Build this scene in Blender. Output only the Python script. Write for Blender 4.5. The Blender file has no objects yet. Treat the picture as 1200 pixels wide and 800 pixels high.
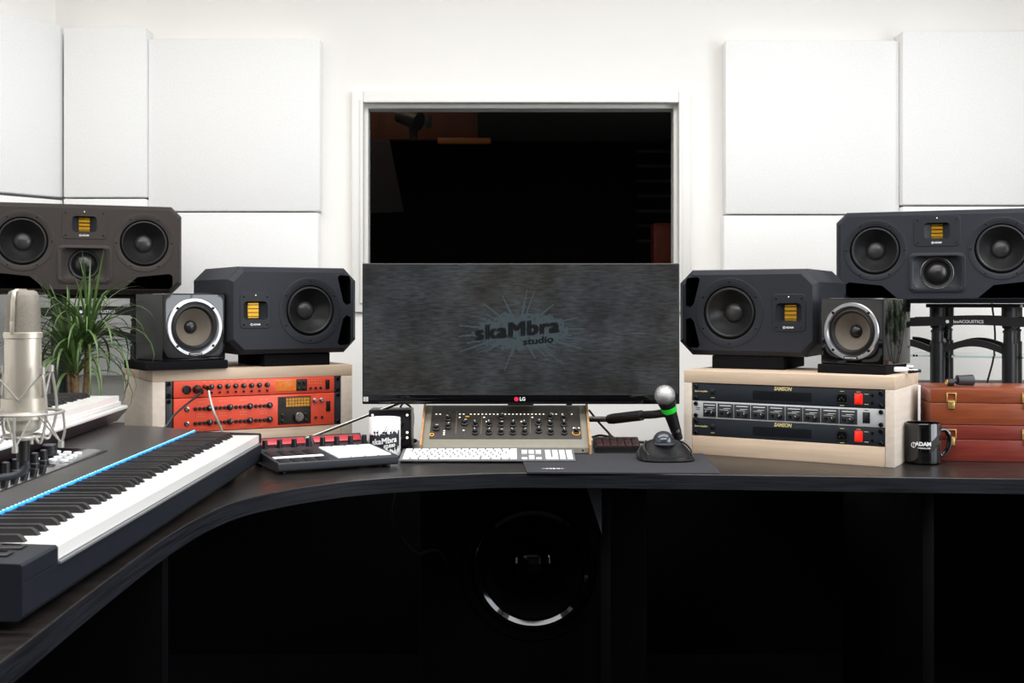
import bpy, bmesh, math, random
from mathutils import Vector, Matrix, noise
random.seed(7)
PI = math.pi
C = bpy.context.scene.collection
T = 0.745            # desk top height
F = 1350.0           # focal length in pixels of a 1200 px wide frame
EYE = 1.13

# ------------------------------------------------------------------ materials
def lin(c):
    return tuple(((v/255)/12.92 if v/255 <= .04045 else ((v/255+.055)/1.055)**2.4) for v in c)
def mat(name, rgb, rough=.5, metal=0, var=.06, scale=40, bump=0, bscale=200, coat=0, stretch=None, spec=.5, emit=None, estr=0):
    m = bpy.data.materials.new(name); m.use_nodes = True
    nt = m.node_tree; b = nt.nodes['Principled BSDF']
    c = lin(rgb)
    b.inputs['Roughness'].default_value = rough
    b.inputs['Metallic'].default_value = metal
    b.inputs['Specular IOR Level'].default_value = spec
    if coat: b.inputs['Coat Weight'].default_value = coat; b.inputs['Coat Roughness'].default_value = .05
    tc = nt.nodes.new('ShaderNodeTexCoord'); mp = nt.nodes.new('ShaderNodeMapping')
    nt.links.new(tc.outputs['Object'], mp.inputs['Vector'])
    if stretch: mp.inputs['Scale'].default_value = stretch
    n = nt.nodes.new('ShaderNodeTexNoise'); n.inputs['Scale'].default_value = scale; n.inputs['Detail'].default_value = 4
    nt.links.new(mp.outputs['Vector'], n.inputs['Vector'])
    r = nt.nodes.new('ShaderNodeValToRGB')
    r.color_ramp.elements[0].position = .3; r.color_ramp.elements[1].position = .7
    r.color_ramp.elements[0].color = (*[max(0, v*(1-var)) for v in c], 1)
    r.color_ramp.elements[1].color = (*[min(1, v*(1+var)) for v in c], 1)
    nt.links.new(n.outputs['Fac'], r.inputs['Fac']); nt.links.new(r.outputs['Color'], b.inputs['Base Color'])
    if bump:
        n2 = nt.nodes.new('ShaderNodeTexNoise'); n2.inputs['Scale'].default_value = bscale
        nt.links.new(mp.outputs['Vector'], n2.inputs['Vector'])
        bp = nt.nodes.new('ShaderNodeBump'); bp.inputs['Strength'].default_value = bump; bp.inputs['Distance'].default_value = .001
        nt.links.new(n2.outputs['Fac'], bp.inputs['Height']); nt.links.new(bp.outputs['Normal'], b.inputs['Normal'])
    if emit:
        b.inputs['Emission Color'].default_value = (*lin(emit), 1); b.inputs['Emission Strength'].default_value = estr
    return m
M = {}
M['wall'] = mat('wall_paint', (243, 241, 237), .75, var=.01, scale=3)
M['ceiling'] = mat('ceiling_paint', (240, 238, 234), .8, var=.01, scale=3)
M['fabric'] = mat('panel_fabric', (240, 240, 239), .9, var=.035, scale=160, bump=.25, bscale=500)
M['trim'] = mat('trim_paint', (236, 235, 231), .4, var=.01, scale=5)
M['carpet'] = mat('carpet', (9, 9, 10), 1, var=.7, scale=300, bump=1, bscale=600, spec=.1)
M['rearwood'] = mat('rear_wood', (48, 30, 17), .6, var=.35, scale=6, stretch=(1, 1, 12))
M['desk'] = mat('desk_laminate', (30, 27, 26), .28, var=.85, scale=12, stretch=(.6, 12, 6), bump=.3, bscale=60, spec=.38)
M['deskedge'] = mat('desk_edge', (27, 29, 34), .5, var=.6, scale=16, stretch=(.5, .5, 20), spec=.15)
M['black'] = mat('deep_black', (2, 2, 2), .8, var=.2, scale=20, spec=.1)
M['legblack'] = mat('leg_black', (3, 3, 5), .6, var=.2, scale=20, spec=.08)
M['cab'] = mat('cabinet_charcoal', (38, 40, 46), .45, var=.06, scale=200, bump=.15, bscale=1500, spec=.22)
M['cabwarmrefl'] = mat('cabinet_warm_reflection', (56, 51, 48), .45, var=.06, scale=200, bump=.15, bscale=1500, spec=.22)  # same cabinet with a warm reflection put into its colour
M['flange'] = mat('driver_flange', (36, 38, 43), .42, var=.05, scale=100, spec=.22)
M['rubber'] = mat('rubber', (10, 10, 11), .5, var=.1, scale=60)
M['cone'] = mat('cone', (27, 27, 28), .3, var=.18, scale=25)
M['cap'] = mat('dust_cap', (52, 52, 52), .3, var=.15, scale=30)
M['gold'] = mat('gold_foil', (222, 170, 40), .35, .55, var=.1, scale=60)
M['gloss'] = mat('piano_black', (8, 8, 11), .06, coat=.25, var=.2, scale=8)
M['alu'] = mat('aluminium', (165, 165, 168), .3, 1, var=.06, scale=80)
M['papercone'] = mat('paper_cone', (92, 84, 74), .8, var=.12, scale=30)
M['foam'] = mat('foam', (20, 20, 22), 1, var=.5, scale=350, bump=1, bscale=500, spec=.1)
M['wood'] = mat('pale_oak', (198, 176, 153), .55, var=.09, scale=9, stretch=(.8, 6, 9), bump=.15, bscale=40)
M['woodside'] = mat('pale_oak_side', (207, 194, 180), .55, var=.07, scale=9, stretch=(6, .8, 9), bump=.15, bscale=40)
M['red'] = mat('red_anodised', (236, 86, 62), .36, .15, var=.05, scale=10)
M['rack'] = mat('rack_black', (30, 35, 42), .5, var=.06, scale=60, spec=.25)
M['ear'] = mat('ear_black', (40, 44, 50), .45, var=.06, scale=60)
M['silver'] = mat('silver_panel', (190, 192, 194), .35, .25, var=.04, scale=40)
M['dark'] = mat('dark_plastic', (20, 21, 23), .35, var=.1, scale=60)
M['darkgrey'] = mat('dark_grey_plastic', (44, 47, 52), .45, var=.06, scale=60)
M['screw'] = mat('screw_black', (18, 18, 19), .25, .6, var=.1, scale=60)
M['steel'] = mat('steel', (150, 148, 146), .22, 1, var=.08, scale=80)
M['whitekey'] = mat('white_key', (233, 232, 229), .22, var=.01, scale=20)
M['blackkey'] = mat('black_key', (38, 37, 38), .35, var=.08, scale=40)
M['keybed'] = mat('keybed', (28, 32, 39), .5, var=.08, scale=30, spec=.2)
M['toppanel'] = mat('keyboard_top', (62, 60, 60), .3, var=.05, scale=30)
M['glosspanel'] = mat('gloss_panel', (6, 5, 6), .12, coat=.4, var=.1, scale=30)
M['blue'] = mat('blue_led', (30, 130, 230), .4, emit=(30, 140, 255), estr=1.4)
M['bluewhite'] = mat('blue_led_core', (170, 220, 255), .4, emit=(150, 215, 255), estr=2.2)
M['plum'] = mat('plum_plastic', (44, 30, 36), .3, var=.1, scale=30)
M['grille'] = mat('mic_grille', (128, 122, 112), .5, .5, var=.3, scale=900, bump=.6, bscale=1200)
M['micbody'] = mat('mic_nickel', (205, 198, 184), .34, .65, var=.03, scale=40)
M['wire'] = mat('shock_wire', (178, 175, 168), .35, .6, var=.05, scale=60)
M['elastic'] = mat('elastic', (150, 148, 142), .8, var=.15, scale=300)
M['leaf'] = mat('leaf', (70, 96, 46), .4, var=.5, scale=14)
M['stem'] = mat('plant_stem', (120, 96, 68), .8, var=.4, scale=80, bump=.6, bscale=150)
M['pot'] = mat('pot', (208, 204, 198), .5, var=.05, scale=20)
M['soil'] = mat('soil', (40, 30, 24), 1, var=.5, scale=150, bump=1)
M['apple'] = mat('keyboard_alu', (150, 151, 153), .4, .5, var=.03, scale=60)
M['keycap'] = mat('white_keycap', (222, 224, 226), .45, var=.01, scale=60)
M['consolebody'] = mat('console_beige', (128, 124, 112), .45, var=.05, scale=60)
M['consoleface'] = mat('console_face', (38, 31, 24), .5, var=.1, scale=60)
M['cheek'] = mat('orange_wood', (176, 134, 90), .5, var=.2, scale=20, stretch=(1, 1, 6))
M['ledwhite'] = mat('led_white', (240, 238, 225), .4, emit=(255, 250, 230), estr=.9)
M['ledorange'] = mat('led_orange', (235, 170, 40), .4, emit=(255, 170, 30), estr=.5)
M['displaygold'] = mat('display_gold', (178, 128, 40), .3, var=.3, scale=160, emit=(215, 140, 40), estr=.25)
M['print'] = mat('print_white', (225, 225, 225), .5, var=.02)
M['printgold'] = mat('print_gold', (205, 190, 130), .5, var=.02)
M['printdark'] = mat('print_dark', (24, 24, 34), .5, var=.1)
M['mugwhite'] = mat('mug_white', (240, 240, 240), .2, var=.01, coat=.3)
M['mugblack'] = mat('mug_black', (8, 8, 10), .08, coat=.5, var=.1)
M['mat'] = mat('desk_mat', (44, 44, 50), .85, var=.12, scale=200, bump=.5, bscale=900)
M['green'] = mat('green_ring', (30, 200, 50), .4, emit=(20, 210, 40), estr=.15)
M['ball'] = mat('ball_grey', (70, 74, 80), .12, .5, var=.3, scale=300)
M['micmesh'] = mat('mic_mesh', (185, 183, 180), .35, .8, var=.5, scale=700, bump=1, bscale=900)
M['redswitch'] = mat('red_switch', (225, 40, 28), .3, emit=(255, 40, 20), estr=.35)
M['brown'] = mat('case_brown', (128, 62, 34), .35, var=.2, scale=10, stretch=(1, 6, 14), coat=.2)
M['mahogany'] = mat('case_mahogany', (112, 40, 30), .35, var=.2, scale=10, stretch=(1, 6, 14), coat=.2)
M['brass'] = mat('brass', (214, 182, 112), .3, .8, var=.1, scale=80)
M['paper'] = mat('white_paper', (232, 232, 234), .7, var=.02)
M['pads'] = mat('pad_white', (226, 230, 234), .5, var=.02, emit=(220, 230, 240), estr=.15)
M['pink'] = mat('pink_glow', (160, 44, 54), .3, emit=(220, 60, 70), estr=.18)
M['maroon'] = mat('maroon_keys', (58, 26, 24), .5, var=.2)
M['lgred'] = mat('logo_red', (200, 30, 70), .4, emit=(200, 30, 70), estr=.3)
M['amber'] = mat('lamp_amber', (120, 80, 40), .5, emit=(190, 110, 50), estr=.05)
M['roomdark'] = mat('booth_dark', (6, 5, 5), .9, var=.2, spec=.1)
M['reflwood'] = mat('reflected_wood', (110, 52, 14), .6, var=.3, scale=6, stretch=(10, 1, 1))
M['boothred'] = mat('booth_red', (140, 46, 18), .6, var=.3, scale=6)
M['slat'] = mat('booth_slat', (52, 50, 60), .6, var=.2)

def glass(name, rough=0.0, tint=(1, 1, 1)):
    m = bpy.data.materials.new(name); m.use_nodes = True
    b = m.node_tree.nodes['Principled BSDF']
    b.inputs['Transmission Weight'].default_value = 1; b.inputs['Roughness'].default_value = rough
    b.inputs['Base Color'].default_value = (*tint, 1); b.inputs['IOR'].default_value = 1.2
    return m
M['glass'] = glass('window_glass', 0, (.8, .82, .82))
M['shelfglass'] = glass('shelf_glass', 0, (.55, .7, .68))

def screen_mat():
    m = bpy.data.materials.new('screen_picture'); m.use_nodes = True
    nt = m.node_tree; b = nt.nodes['Principled BSDF']
    b.inputs['Base Color'].default_value = (.006, .006, .006, 1); b.inputs['Roughness'].default_value = .28
    tc = nt.nodes.new('ShaderNodeTexCoord')
    def ns(sc, st, det=6):
        mp = nt.nodes.new('ShaderNodeMapping'); mp.inputs['Scale'].default_value = st
        nt.links.new(tc.outputs['Object'], mp.inputs['Vector'])
        n = nt.nodes.new('ShaderNodeTexNoise'); n.inputs['Scale'].default_value = sc; n.inputs['Detail'].default_value = det
        nt.links.new(mp.outputs['Vector'], n.inputs['Vector']); return n
    a = ns(9, (1, 1, 1)); s = ns(34, (1, 1, 6), 10)
    mul = nt.nodes.new('ShaderNodeMath'); mul.operation = 'MULTIPLY'
    nt.links.new(a.outputs['Fac'], mul.inputs[0]); nt.links.new(s.outputs['Fac'], mul.inputs[1])
    r = nt.nodes.new('ShaderNodeValToRGB')
    r.color_ramp.elements[0].position = .16; r.color_ramp.elements[0].color = (*lin((42, 41, 40)), 1)
    r.color_ramp.elements[1].position = .42; r.color_ramp.elements[1].color = (*lin((84, 89, 93)), 1)
    nt.links.new(mul.outputs[0], r.inputs['Fac'])
    h = ns(3.2, (1, 1, 1), 3); hr = nt.nodes.new('ShaderNodeValToRGB')
    hr.color_ramp.elements[0].position = .4; hr.color_ramp.elements[0].color = (1.0, .95, .88, 1)
    hr.color_ramp.elements[1].position = .62; hr.color_ramp.elements[1].color = (.86, .98, 1.08, 1)
    mx = nt.nodes.new('ShaderNodeMix'); mx.data_type = 'RGBA'; mx.blend_type = 'MULTIPLY'; mx.inputs[0].default_value = 1
    nt.links.new(h.outputs['Fac'], hr.inputs['Fac']); nt.links.new(r.outputs['Color'], mx.inputs[6]); nt.links.new(hr.outputs['Color'], mx.inputs[7])
    nt.links.new(mx.outputs[2], b.inputs['Emission Color'])
    b.inputs['Emission Strength'].default_value = .62
    return m
M['screen'] = screen_mat()
M['splash'] = mat('screen_splash', (8, 9, 10), .3, var=.2, scale=60, emit=(78, 92, 98), estr=.62)
M['splashtext'] = mat('screen_text', (8, 8, 8), .3, emit=(38, 40, 42), estr=.6)
M['siderefl'] = mat('cube_side_reflection', (42, 42, 43), .5, var=.1, scale=300, bump=.3, bscale=900)  # grey wall reflection put into the colour of one cube side
M['tbskin'] = mat('trackball_shell', (26, 26, 28), .28, var=.1, scale=30)

# ------------------------------------------------------------------ geometry helpers
def NB(): return bmesh.new()
def box(bm, c, s, bevel=0, rot=None, mi=0, seg=2):
    r = bmesh.ops.create_cube(bm, size=1)
    vs = r['verts']
    bmesh.ops.scale(bm, vec=s, verts=vs)
    fs = list({f for v in vs for f in v.link_faces})
    if bevel:
        es = list({e for v in vs for e in v.link_edges})
        q = bmesh.ops.bevel(bm, geom=es, offset=min(bevel, min(s)*.49), segments=seg, affect='EDGES', profile=.5)
        vs = list({v for f in q['faces'] for v in f.verts} | {v for v in vs if v.is_valid})
        fs = list({f for v in vs for f in v.link_faces})
    if rot is not None: bmesh.ops.rotate(bm, cent=(0, 0, 0), matrix=rot, verts=vs)
    bmesh.ops.translate(bm, vec=c, verts=vs)
    for f in fs: f.material_index = mi
    return vs
def frame_of(d):
    d = d.normalized(); up = Vector((0, 0, 1)) if abs(d.z) < .95 else Vector((1, 0, 0))
    a = d.cross(up).normalized(); return a, a.cross(d).normalized()
def cyl(bm, p0, p1, r0, r1=None, seg=20, mi=0):
    p0, p1 = Vector(p0), Vector(p1); r1 = r0 if r1 is None else r1
    a, b = frame_of(p1-p0); L = []
    for p, r in ((p0, r0), (p1, r1)):
        L.append([bm.verts.new(p+(a*math.cos(t)+b*math.sin(t))*r) for t in [2*PI*i/seg for i in range(seg)]])
    fs = [bm.faces.new((L[0][i], L[0][(i+1) % seg], L[1][(i+1) % seg], L[1][i])) for i in range(seg)]
    fs += [bm.faces.new(L[0]), bm.faces.new(L[1])]
    for f in fs: f.material_index = mi
def lathe(bm, prof, c=(0, 0, 0), axis='Z', seg=40, mi=0, closed=False):
    c = Vector(c); rings = []
    for r, a in prof:
        if r < 1e-6:
            rings.append([bm.verts.new(c+(Vector((0, 0, a)) if axis == 'Z' else Vector((0, a, 0)) if axis == 'Y' else Vector((a, 0, 0))))]); continue
        ring = []
        for i in range(seg):
            t = 2*PI*i/seg; u, v = r*math.cos(t), r*math.sin(t)
            ring.append(bm.verts.new(c+(Vector((u, v, a)) if axis == 'Z' else Vector((u, a, v)) if axis == 'Y' else Vector((a, u, v)))))
        rings.append(ring)
    pairs = list(zip(rings, rings[1:])) + ([(rings[-1], rings[0])] if closed else [])
    for A, B in pairs:
        for i in range(seg):
            j = (i+1) % seg
            if len(A) == 1 and len(B) == 1: continue
            if len(A) == 1: f = bm.faces.new((A[0], B[j], B[i]))
            elif len(B) == 1: f = bm.faces.new((A[i], A[j], B[0]))
            else: f = bm.faces.new((A[i], A[j], B[j], B[i]))
            f.material_index = mi
def smooth_pts(pts, n=8):
    P = [Vector(p) for p in pts]; P = [P[0]*2-P[1]]+P+[P[-1]*2-P[-2]]; out = []
    for i in range(1, len(P)-2):
        for k in range(n):
            t = k/n; a, b, c, d = P[i-1:i+3]
            out.append(.5*((2*b)+(c-a)*t+(2*a-5*b+4*c-d)*t*t+(3*b-a-3*c+d)*t**3))
    out.append(P[-2]); return out
def tube(bm, pts, r, seg=8, smooth=True, mi=0, closed=False):
    P = smooth_pts(pts) if smooth else [Vector(p) for p in pts]
    n = len(P); prev = None; a = None
    for i, p in enumerate(P):
        if closed: d = P[(i+1) % n]-P[i-1]
        else: d = (P[i+1] if i < n-1 else p)-(P[i-1] if i else p)
        d.normalize()
        if a is None: a, b = frame_of(d)
        else:
            a = (a-d*a.dot(d)).normalized(); b = a.cross(d)
        ring = [bm.verts.new(p+(a*math.cos(2*PI*k/seg)+b*math.sin(2*PI*k/seg))*r) for k in range(seg)]
        if prev:
            for k in range(seg):
                f = bm.faces.new((prev[k], prev[(k+1) % seg], ring[(k+1) % seg], ring[k])); f.material_index = mi
        else: first = ring
        prev = ring
    if closed:
        for k in range(seg): bm.faces.new((prev[k], prev[(k+1) % seg], first[(k+1) % seg], first[k])).material_index = mi
    else:
        bm.faces.new(first).material_index = mi; bm.faces.new(prev).material_index = mi
def ring(bm, c, R, r, axis='Z', seg=40, mi=0, rs=8):
    prof = [(R+r*math.cos(2*PI*k/rs), r*math.sin(2*PI*k/rs)) for k in range(rs)]
    lathe(bm, prof, c, axis, seg, mi, closed=True)
def loft(bm, loops, cap=True, mi=0):
    L = [[bm.verts.new(p) for p in lp] for lp in loops]; n = len(L[0])
    for A, B in zip(L, L[1:]):
        for i in range(n): bm.faces.new((A[i], A[(i+1) % n], B[(i+1) % n], B[i])).material_index = mi
    if cap: bm.faces.new(L[0]).material_index = mi; bm.faces.new(L[-1]).material_index = mi
def prism_y(bm, pts, y0, y1, mi=0):      # outline in xz, extruded along y
    loft(bm, [[(x, y0, z) for x, z in pts], [(x, y1, z) for x, z in pts]], mi=mi)
def prism_x(bm, pts, x0, x1, mi=0):      # outline in yz
    loft(bm, [[(x0, y, z) for y, z in pts], [(x1, y, z) for y, z in pts]], mi=mi)
def prism_z(bm, pts, z0, z1, mi=0):
    loft(bm, [[(x, y, z0) for x, y in pts], [(x, y, z1) for x, y in pts]], mi=mi)
def rrect(w, h, r, cx=0, cz=0, n=5):
    out = []
    for sx, sz, a0 in ((1, 1, 0), (-1, 1, PI/2), (-1, -1, PI), (1, -1, 3*PI/2)):
        for k in range(n+1):
            t = a0+PI/2*k/n
            out.append((cx+sx*(w/2-r)+r*math.cos(t), cz+sz*(h/2-r)+r*math.sin(t)))
    return out
def dense(pts, n=5):
    out = []
    for i, p in enumerate(pts):
        q = pts[(i+1) % len(pts)]; out.append(p)
        if math.dist(p, q) > .02: out += [(p[0]+(q[0]-p[0])*k/(n+1), p[1]+(q[1]-p[1])*k/(n+1)) for k in range(1, n+1)]
    return out
def mk(name, bm, m, parent=None, loc=(0, 0, 0), rot=(0, 0, 0), angle=28, recalc=True):
    if recalc: bmesh.ops.recalc_face_normals(bm, faces=bm.faces)
    me = bpy.data.meshes.new(name); bm.to_mesh(me); bm.free()
    for f in me.polygons: f.use_smooth = len(me.polygons) > 6
    me.set_sharp_from_angle(angle=math.radians(angle))
    for x in (m if isinstance(m, (list, tuple)) else [m]): me.materials.append(M[x])
    o = bpy.data.objects.new(name, me); C.objects.link(o)
    o.location = loc; o.rotation_euler = rot
    if parent: o.parent = parent
    return o
def cut(o, bm_cut):
    bmesh.ops.recalc_face_normals(bm_cut, faces=bm_cut.faces)
    me = bpy.data.meshes.new('tmp'); bm_cut.to_mesh(me); bm_cut.free()
    k = bpy.data.objects.new('tmp', me); C.objects.link(k)
    k.matrix_world = Matrix.Identity(4)
    par = o.parent; o.parent = None; lo = o.location.copy(); o.location = (0, 0, 0)
    md = o.modifiers.new('b', 'BOOLEAN'); md.operation = 'DIFFERENCE'; md.object = k; md.solver = 'EXACT'
    md.material_mode = 'TRANSFER'
    bpy.context.view_layer.update()
    ev = o.evaluated_get(bpy.context.evaluated_depsgraph_get())
    nm = bpy.data.meshes.new_from_object(ev)
    o.modifiers.clear(); o.data = nm; nm.set_sharp_from_angle(angle=math.radians(28))
    bpy.data.objects.remove(k); o.parent = par; o.location = lo
def thing(name, label, cat, loc=(0, 0, 0), rotz=0, group=None):
    o = bpy.data.objects.new(name, None); C.objects.link(o); o.empty_display_size = .05
    o.location = loc; o.rotation_euler = (0, 0, rotz); o['label'] = label; o['category'] = cat
    if group: o['group'] = group
    return o
def tag(o, label, cat, group=None):
    o['label'] = label; o['category'] = cat
    if group: o['group'] = group
    return o
def struct(o): o['kind'] = 'structure'; return o
def inst(src, parent, loc, rot=None):
    c = src.copy(); C.objects.link(c); c.parent = parent; c.location = loc
    if rot is not None: c.rotation_euler = rot
    return c
def text_mesh(s, size, depth=.0004, bold=0.0, shear=0, space=1.0):
    cu = bpy.data.curves.new('t', 'FONT'); cu.body = s; cu.size = size; cu.extrude = depth/2; cu.offset = bold
    cu.align_x = 'CENTER'; cu.align_y = 'CENTER'; cu.shear = shear; cu.space_character = space; cu.resolution_u = 3
    o = bpy.data.objects.new('t', cu); C.objects.link(o); bpy.context.view_layer.update()
    me = bpy.data.meshes.new_from_object(o.evaluated_get(bpy.context.evaluated_depsgraph_get()))
    bpy.data.objects.remove(o); bpy.data.curves.remove(cu)
    return me
def letters(name, s, size, m, parent, loc, rot=(PI/2, 0, 0), bold=0.0, depth=.0004, shear=0, bend=None, space=1.0, width=None, slant=0, smear=0):
    me = text_mesh(s, size, depth, bold, shear, space)
    if smear:
        b = bmesh.new()
        for dx, dy in ((-1, -.7), (1, -.7), (-1, .7), (1, .7), (0, 0)):
            k = me.copy(); k.transform(Matrix.Translation((dx*smear, dy*smear, 0))); b.from_mesh(k); bpy.data.meshes.remove(k)
        b.to_mesh(me); b.free()
    if width:
        w = max(v.co.x for v in me.vertices)-min(v.co.x for v in me.vertices)
        for v in me.vertices: v.co.x *= width/w
    if slant:
        for v in me.vertices: v.co.y += v.co.x*slant
    if bend:      # wrap round a cylinder of radius bend, text faces -y
        bm = bmesh.new(); bm.from_mesh(me)
        for _ in range(2): bmesh.ops.subdivide_edges(bm, edges=[e for e in bm.edges if e.calc_length() > .004], cuts=1)
        bmesh.ops.triangulate(bm, faces=bm.faces)
        for v in bm.verts:
            x, y, z = v.co; R = bend+.0006+z; t = x/bend
            v.co = (R*math.sin(t), -R*math.cos(t), y)
        bm.to_mesh(me); bm.free(); rot = (0, 0, 0) if rot == (PI/2, 0, 0) else rot
    me.materials.clear(); me.materials.append(M[m]); me.name = name
    o = bpy.data.objects.new(name, me); C.objects.link(o); o.parent = parent; o.location = loc; o.rotation_euler = rot
    return o
def cells(name, fn, x0, x1, y0, y1, st, m, parent, loc=(0, 0, 0), bend=None, off=.0006, rot=(0, 0, 0), yaw=0):
    """A printed shape: the cells of a fine grid for which fn(x, z) holds, facing -y (optionally wrapped on a cylinder)."""
    bm = NB(); nx, ny = int((x1-x0)/st), int((y1-y0)/st); V = {}
    def vert(i, j):
        if (i, j) not in V:
            x, z = x0+i*st, y0+j*st
            if bend: t = x/bend+yaw; V[i, j] = bm.verts.new(((bend+off)*math.sin(t), -(bend+off)*math.cos(t), z))
            else: V[i, j] = bm.verts.new((x, -off, z))
        return V[i, j]
    for i in range(nx):
        for j in range(ny):
            if fn(x0+(i+.5)*st, y0+(j+.5)*st):
                bm.faces.new((vert(i, j), vert(i+1, j), vert(i+1, j+1), vert(i, j+1)))
    return mk(name, bm, m, parent, loc, rot, recalc=False)
def px(x, y, D): return Vector(((x-600)/F*D, D, EYE-(y-355)/F*D))

# ------------------------------------------------------------------ camera
cd = bpy.data.cameras.new('camera'); cam = bpy.data.objects.new('camera', cd); C.objects.link(cam)
cam.location = (0, 0, EYE); cam.rotation_euler = (PI/2, 0, 0)
cd.sensor_width = 36; cd.lens = F/1200*36; cd.shift_y = -45/1200; cd.clip_end = 50
cd.dof.use_dof = True; cd.dof.focus_distance = 2.9; cd.dof.aperture_fstop = 11
bpy.context.scene.camera = cam

# ------------------------------------------------------------------ room
WY = 4.08
wx0, wx1 = (426.5-600)/F*WY, (794.5-600)/F*WY
wz1, wz0 = EYE+(355-121.5)/F*WY, EYE-(352-355)/F*WY
wz0 = 1.14
def quadbox(name, lo, hi, m):
    bm = NB(); box(bm, [(a+b)/2 for a, b in zip(lo, hi)], [b-a for a, b in zip(lo, hi)]); return struct(mk(name, bm, m))
# front wall with the opening
bm = NB()
for lo, hi in (((-1.75, WY, 0), (wx0, WY+.18, 2.62)), ((wx1, WY, 0), (2.5, WY+.18, 2.62)), ((wx0, WY, 0), (wx1, WY+.18, wz0)), ((wx0, WY, wz1), (wx1, WY+.18, 2.62))):
    box(bm, [(a+b)/2 for a, b in zip(lo, hi)], [b-a for a, b in zip(lo, hi)])
struct(mk('wall_back', bm, 'wall'))
# slanted corner wall and left wall
bm = NB(); prism_z(bm, [(-1.6, 4.105), (-2.5, 2.77), (-2.6, 2.77), (-2.6, 4.3), (-1.6, 4.3)], 0, 2.62); struct(mk('wall_left', bm, 'wall'))
quadbox('wall_left_side', (-2.6, -2.4, 0), (-2.5, 2.81, 2.62), 'wall')
# right wall with a window opening added for the side fill light
bm = NB()
for lo, hi in (((2.5, -2.4, 0), (2.62, .3, 2.62)), ((2.5, 2.4, 0), (2.62, 4.26, 2.62)), ((2.5, .3, 0), (2.62, 2.4, .9)), ((2.5, .3, 2.3), (2.62, 2.4, 2.62))):
    box(bm, [(a+b)/2 for a, b in zip(lo, hi)], [b-a for a, b in zip(lo, hi)])
struct(mk('wall_right', bm, 'wall'))
quadbox('wall_rear', (-2.6, -2.5, 0), (2.62, -2.4, 2.62), 'rearwood')
quadbox('ceiling', (-2.6, -2.5, 2.62), (2.62, 4.3, 2.72), 'ceiling')
quadbox('floor', (-2.6, -2.5, -.1), (2.62, 4.3, 0), 'carpet')
# under-desk shade comes from a black backing added with the desk
# frame of the made-up side window, added around the fill light
w = NB()
for y in (.3, 1.35, 2.4): box(w, (2.53, y, 1.6), (.05, .06, 1.4), .004)
for z in (.9, 2.3): box(w, (2.53, 1.35, z), (.05, 2.16, .06), .004)
struct(mk('added_side_window', w, 'trim'))
# studio window: casing, reveal, glass
bm = NB()
def casing(bm, x0, x1, z0, z1, w, y0, y1, bev=.004):
    box(bm, ((x0-w/2), (y0+y1)/2, (z0+z1)/2), (w, y1-y0, z1-z0+2*w), bev); box(bm, ((x1+w/2), (y0+y1)/2, (z0+z1)/2), (w, y1-y0, z1-z0+2*w), bev)
    box(bm, ((x0+x1)/2, (y0+y1)/2, z1+w/2), (x1-x0, y1-y0, w), bev); box(bm, ((x0+x1)/2, (y0+y1)/2, z0-w/2), (x1-x0, y1-y0, w), bev)
casing(bm, wx0, wx1, wz0, wz1, .042, WY-.018, WY+.002)
casing(bm, wx0-.0, wx1+.0, wz0, wz1, .012, WY-.026, WY-.0)
wf = struct(mk('window_1', bm, 'trim'))
bm = NB()
casing(bm, wx0+.012, wx1-.012, wz0+.012, wz1-.012, .012, WY+.02, WY+.06, .002)
mk('window_sash', bm, 'trim', wf)
bm = NB(); box(bm, ((wx0+wx1)/2, WY+.045, (wz0+wz1)/2), (wx1-wx0, .008, wz1-wz0)); mk('glass_pane', bm, 'glass', wf)
# booth beyond the window
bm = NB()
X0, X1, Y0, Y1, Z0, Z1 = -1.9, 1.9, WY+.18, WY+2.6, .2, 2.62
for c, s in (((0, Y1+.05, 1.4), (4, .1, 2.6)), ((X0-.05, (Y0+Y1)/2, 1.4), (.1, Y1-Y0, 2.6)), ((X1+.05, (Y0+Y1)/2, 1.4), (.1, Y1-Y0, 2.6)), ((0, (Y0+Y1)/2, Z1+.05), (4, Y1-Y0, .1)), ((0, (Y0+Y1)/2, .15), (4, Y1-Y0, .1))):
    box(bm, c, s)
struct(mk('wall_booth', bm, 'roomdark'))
def bp(x, y, D): return px(x, y, D)
bm = NB(); a = bp(425, 131, 6.2); b = bp(560, 164, 6.2); box(bm, (a+b)/2, (b.x-a.x, .03, a.z-b.z), .004)  # board behind the glass imitates reflected wood of the room
o = tag(mk('reflected_board', bm, 'reflwood'), 'dim orange wooden board behind the studio window, added to imitate a reflection of the room', 'board')
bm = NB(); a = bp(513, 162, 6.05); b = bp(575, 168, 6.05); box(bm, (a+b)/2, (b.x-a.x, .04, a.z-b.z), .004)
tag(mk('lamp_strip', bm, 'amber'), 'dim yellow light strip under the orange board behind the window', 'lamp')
bm = NB(); prism_y(bm, [(bp(x, y, 5.7).x, bp(x, y, 5.7).z) for x, y in ((428, 163), (456, 163), (473, 248), (428, 250))], 5.7, 5.73)  # slanted board behind the glass imitates a reflected door
tag(mk('reflected_door', bm, 'slat'), 'dim pale slanted board at left inside the dark window, added to imitate a reflected door', 'board')
sp = thing('spotlight', 'small dark ceiling spotlight seen at top left through the window', 'lamp', bp(480, 140, 5.5))
bm = NB(); cyl(bm, (-.05, 0, .02), (.05, -.06, -.02), .035, .045); mk('lamp_head', bm, 'darkgrey', sp)
bm = NB(); cyl(bm, (0, 0, 0), (0, 0, 2.62-bp(480, 140, 5.5).z), .008); mk('stem', bm, 'darkgrey', sp)
bm = NB(); box(bm, (.02, -.03, -.07), (.04, .02, .05), .005); box(bm, (.09, 0, -.01), (.03, .02, .06), .005); mk('barn_door', bm, 'slat', sp)
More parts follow.
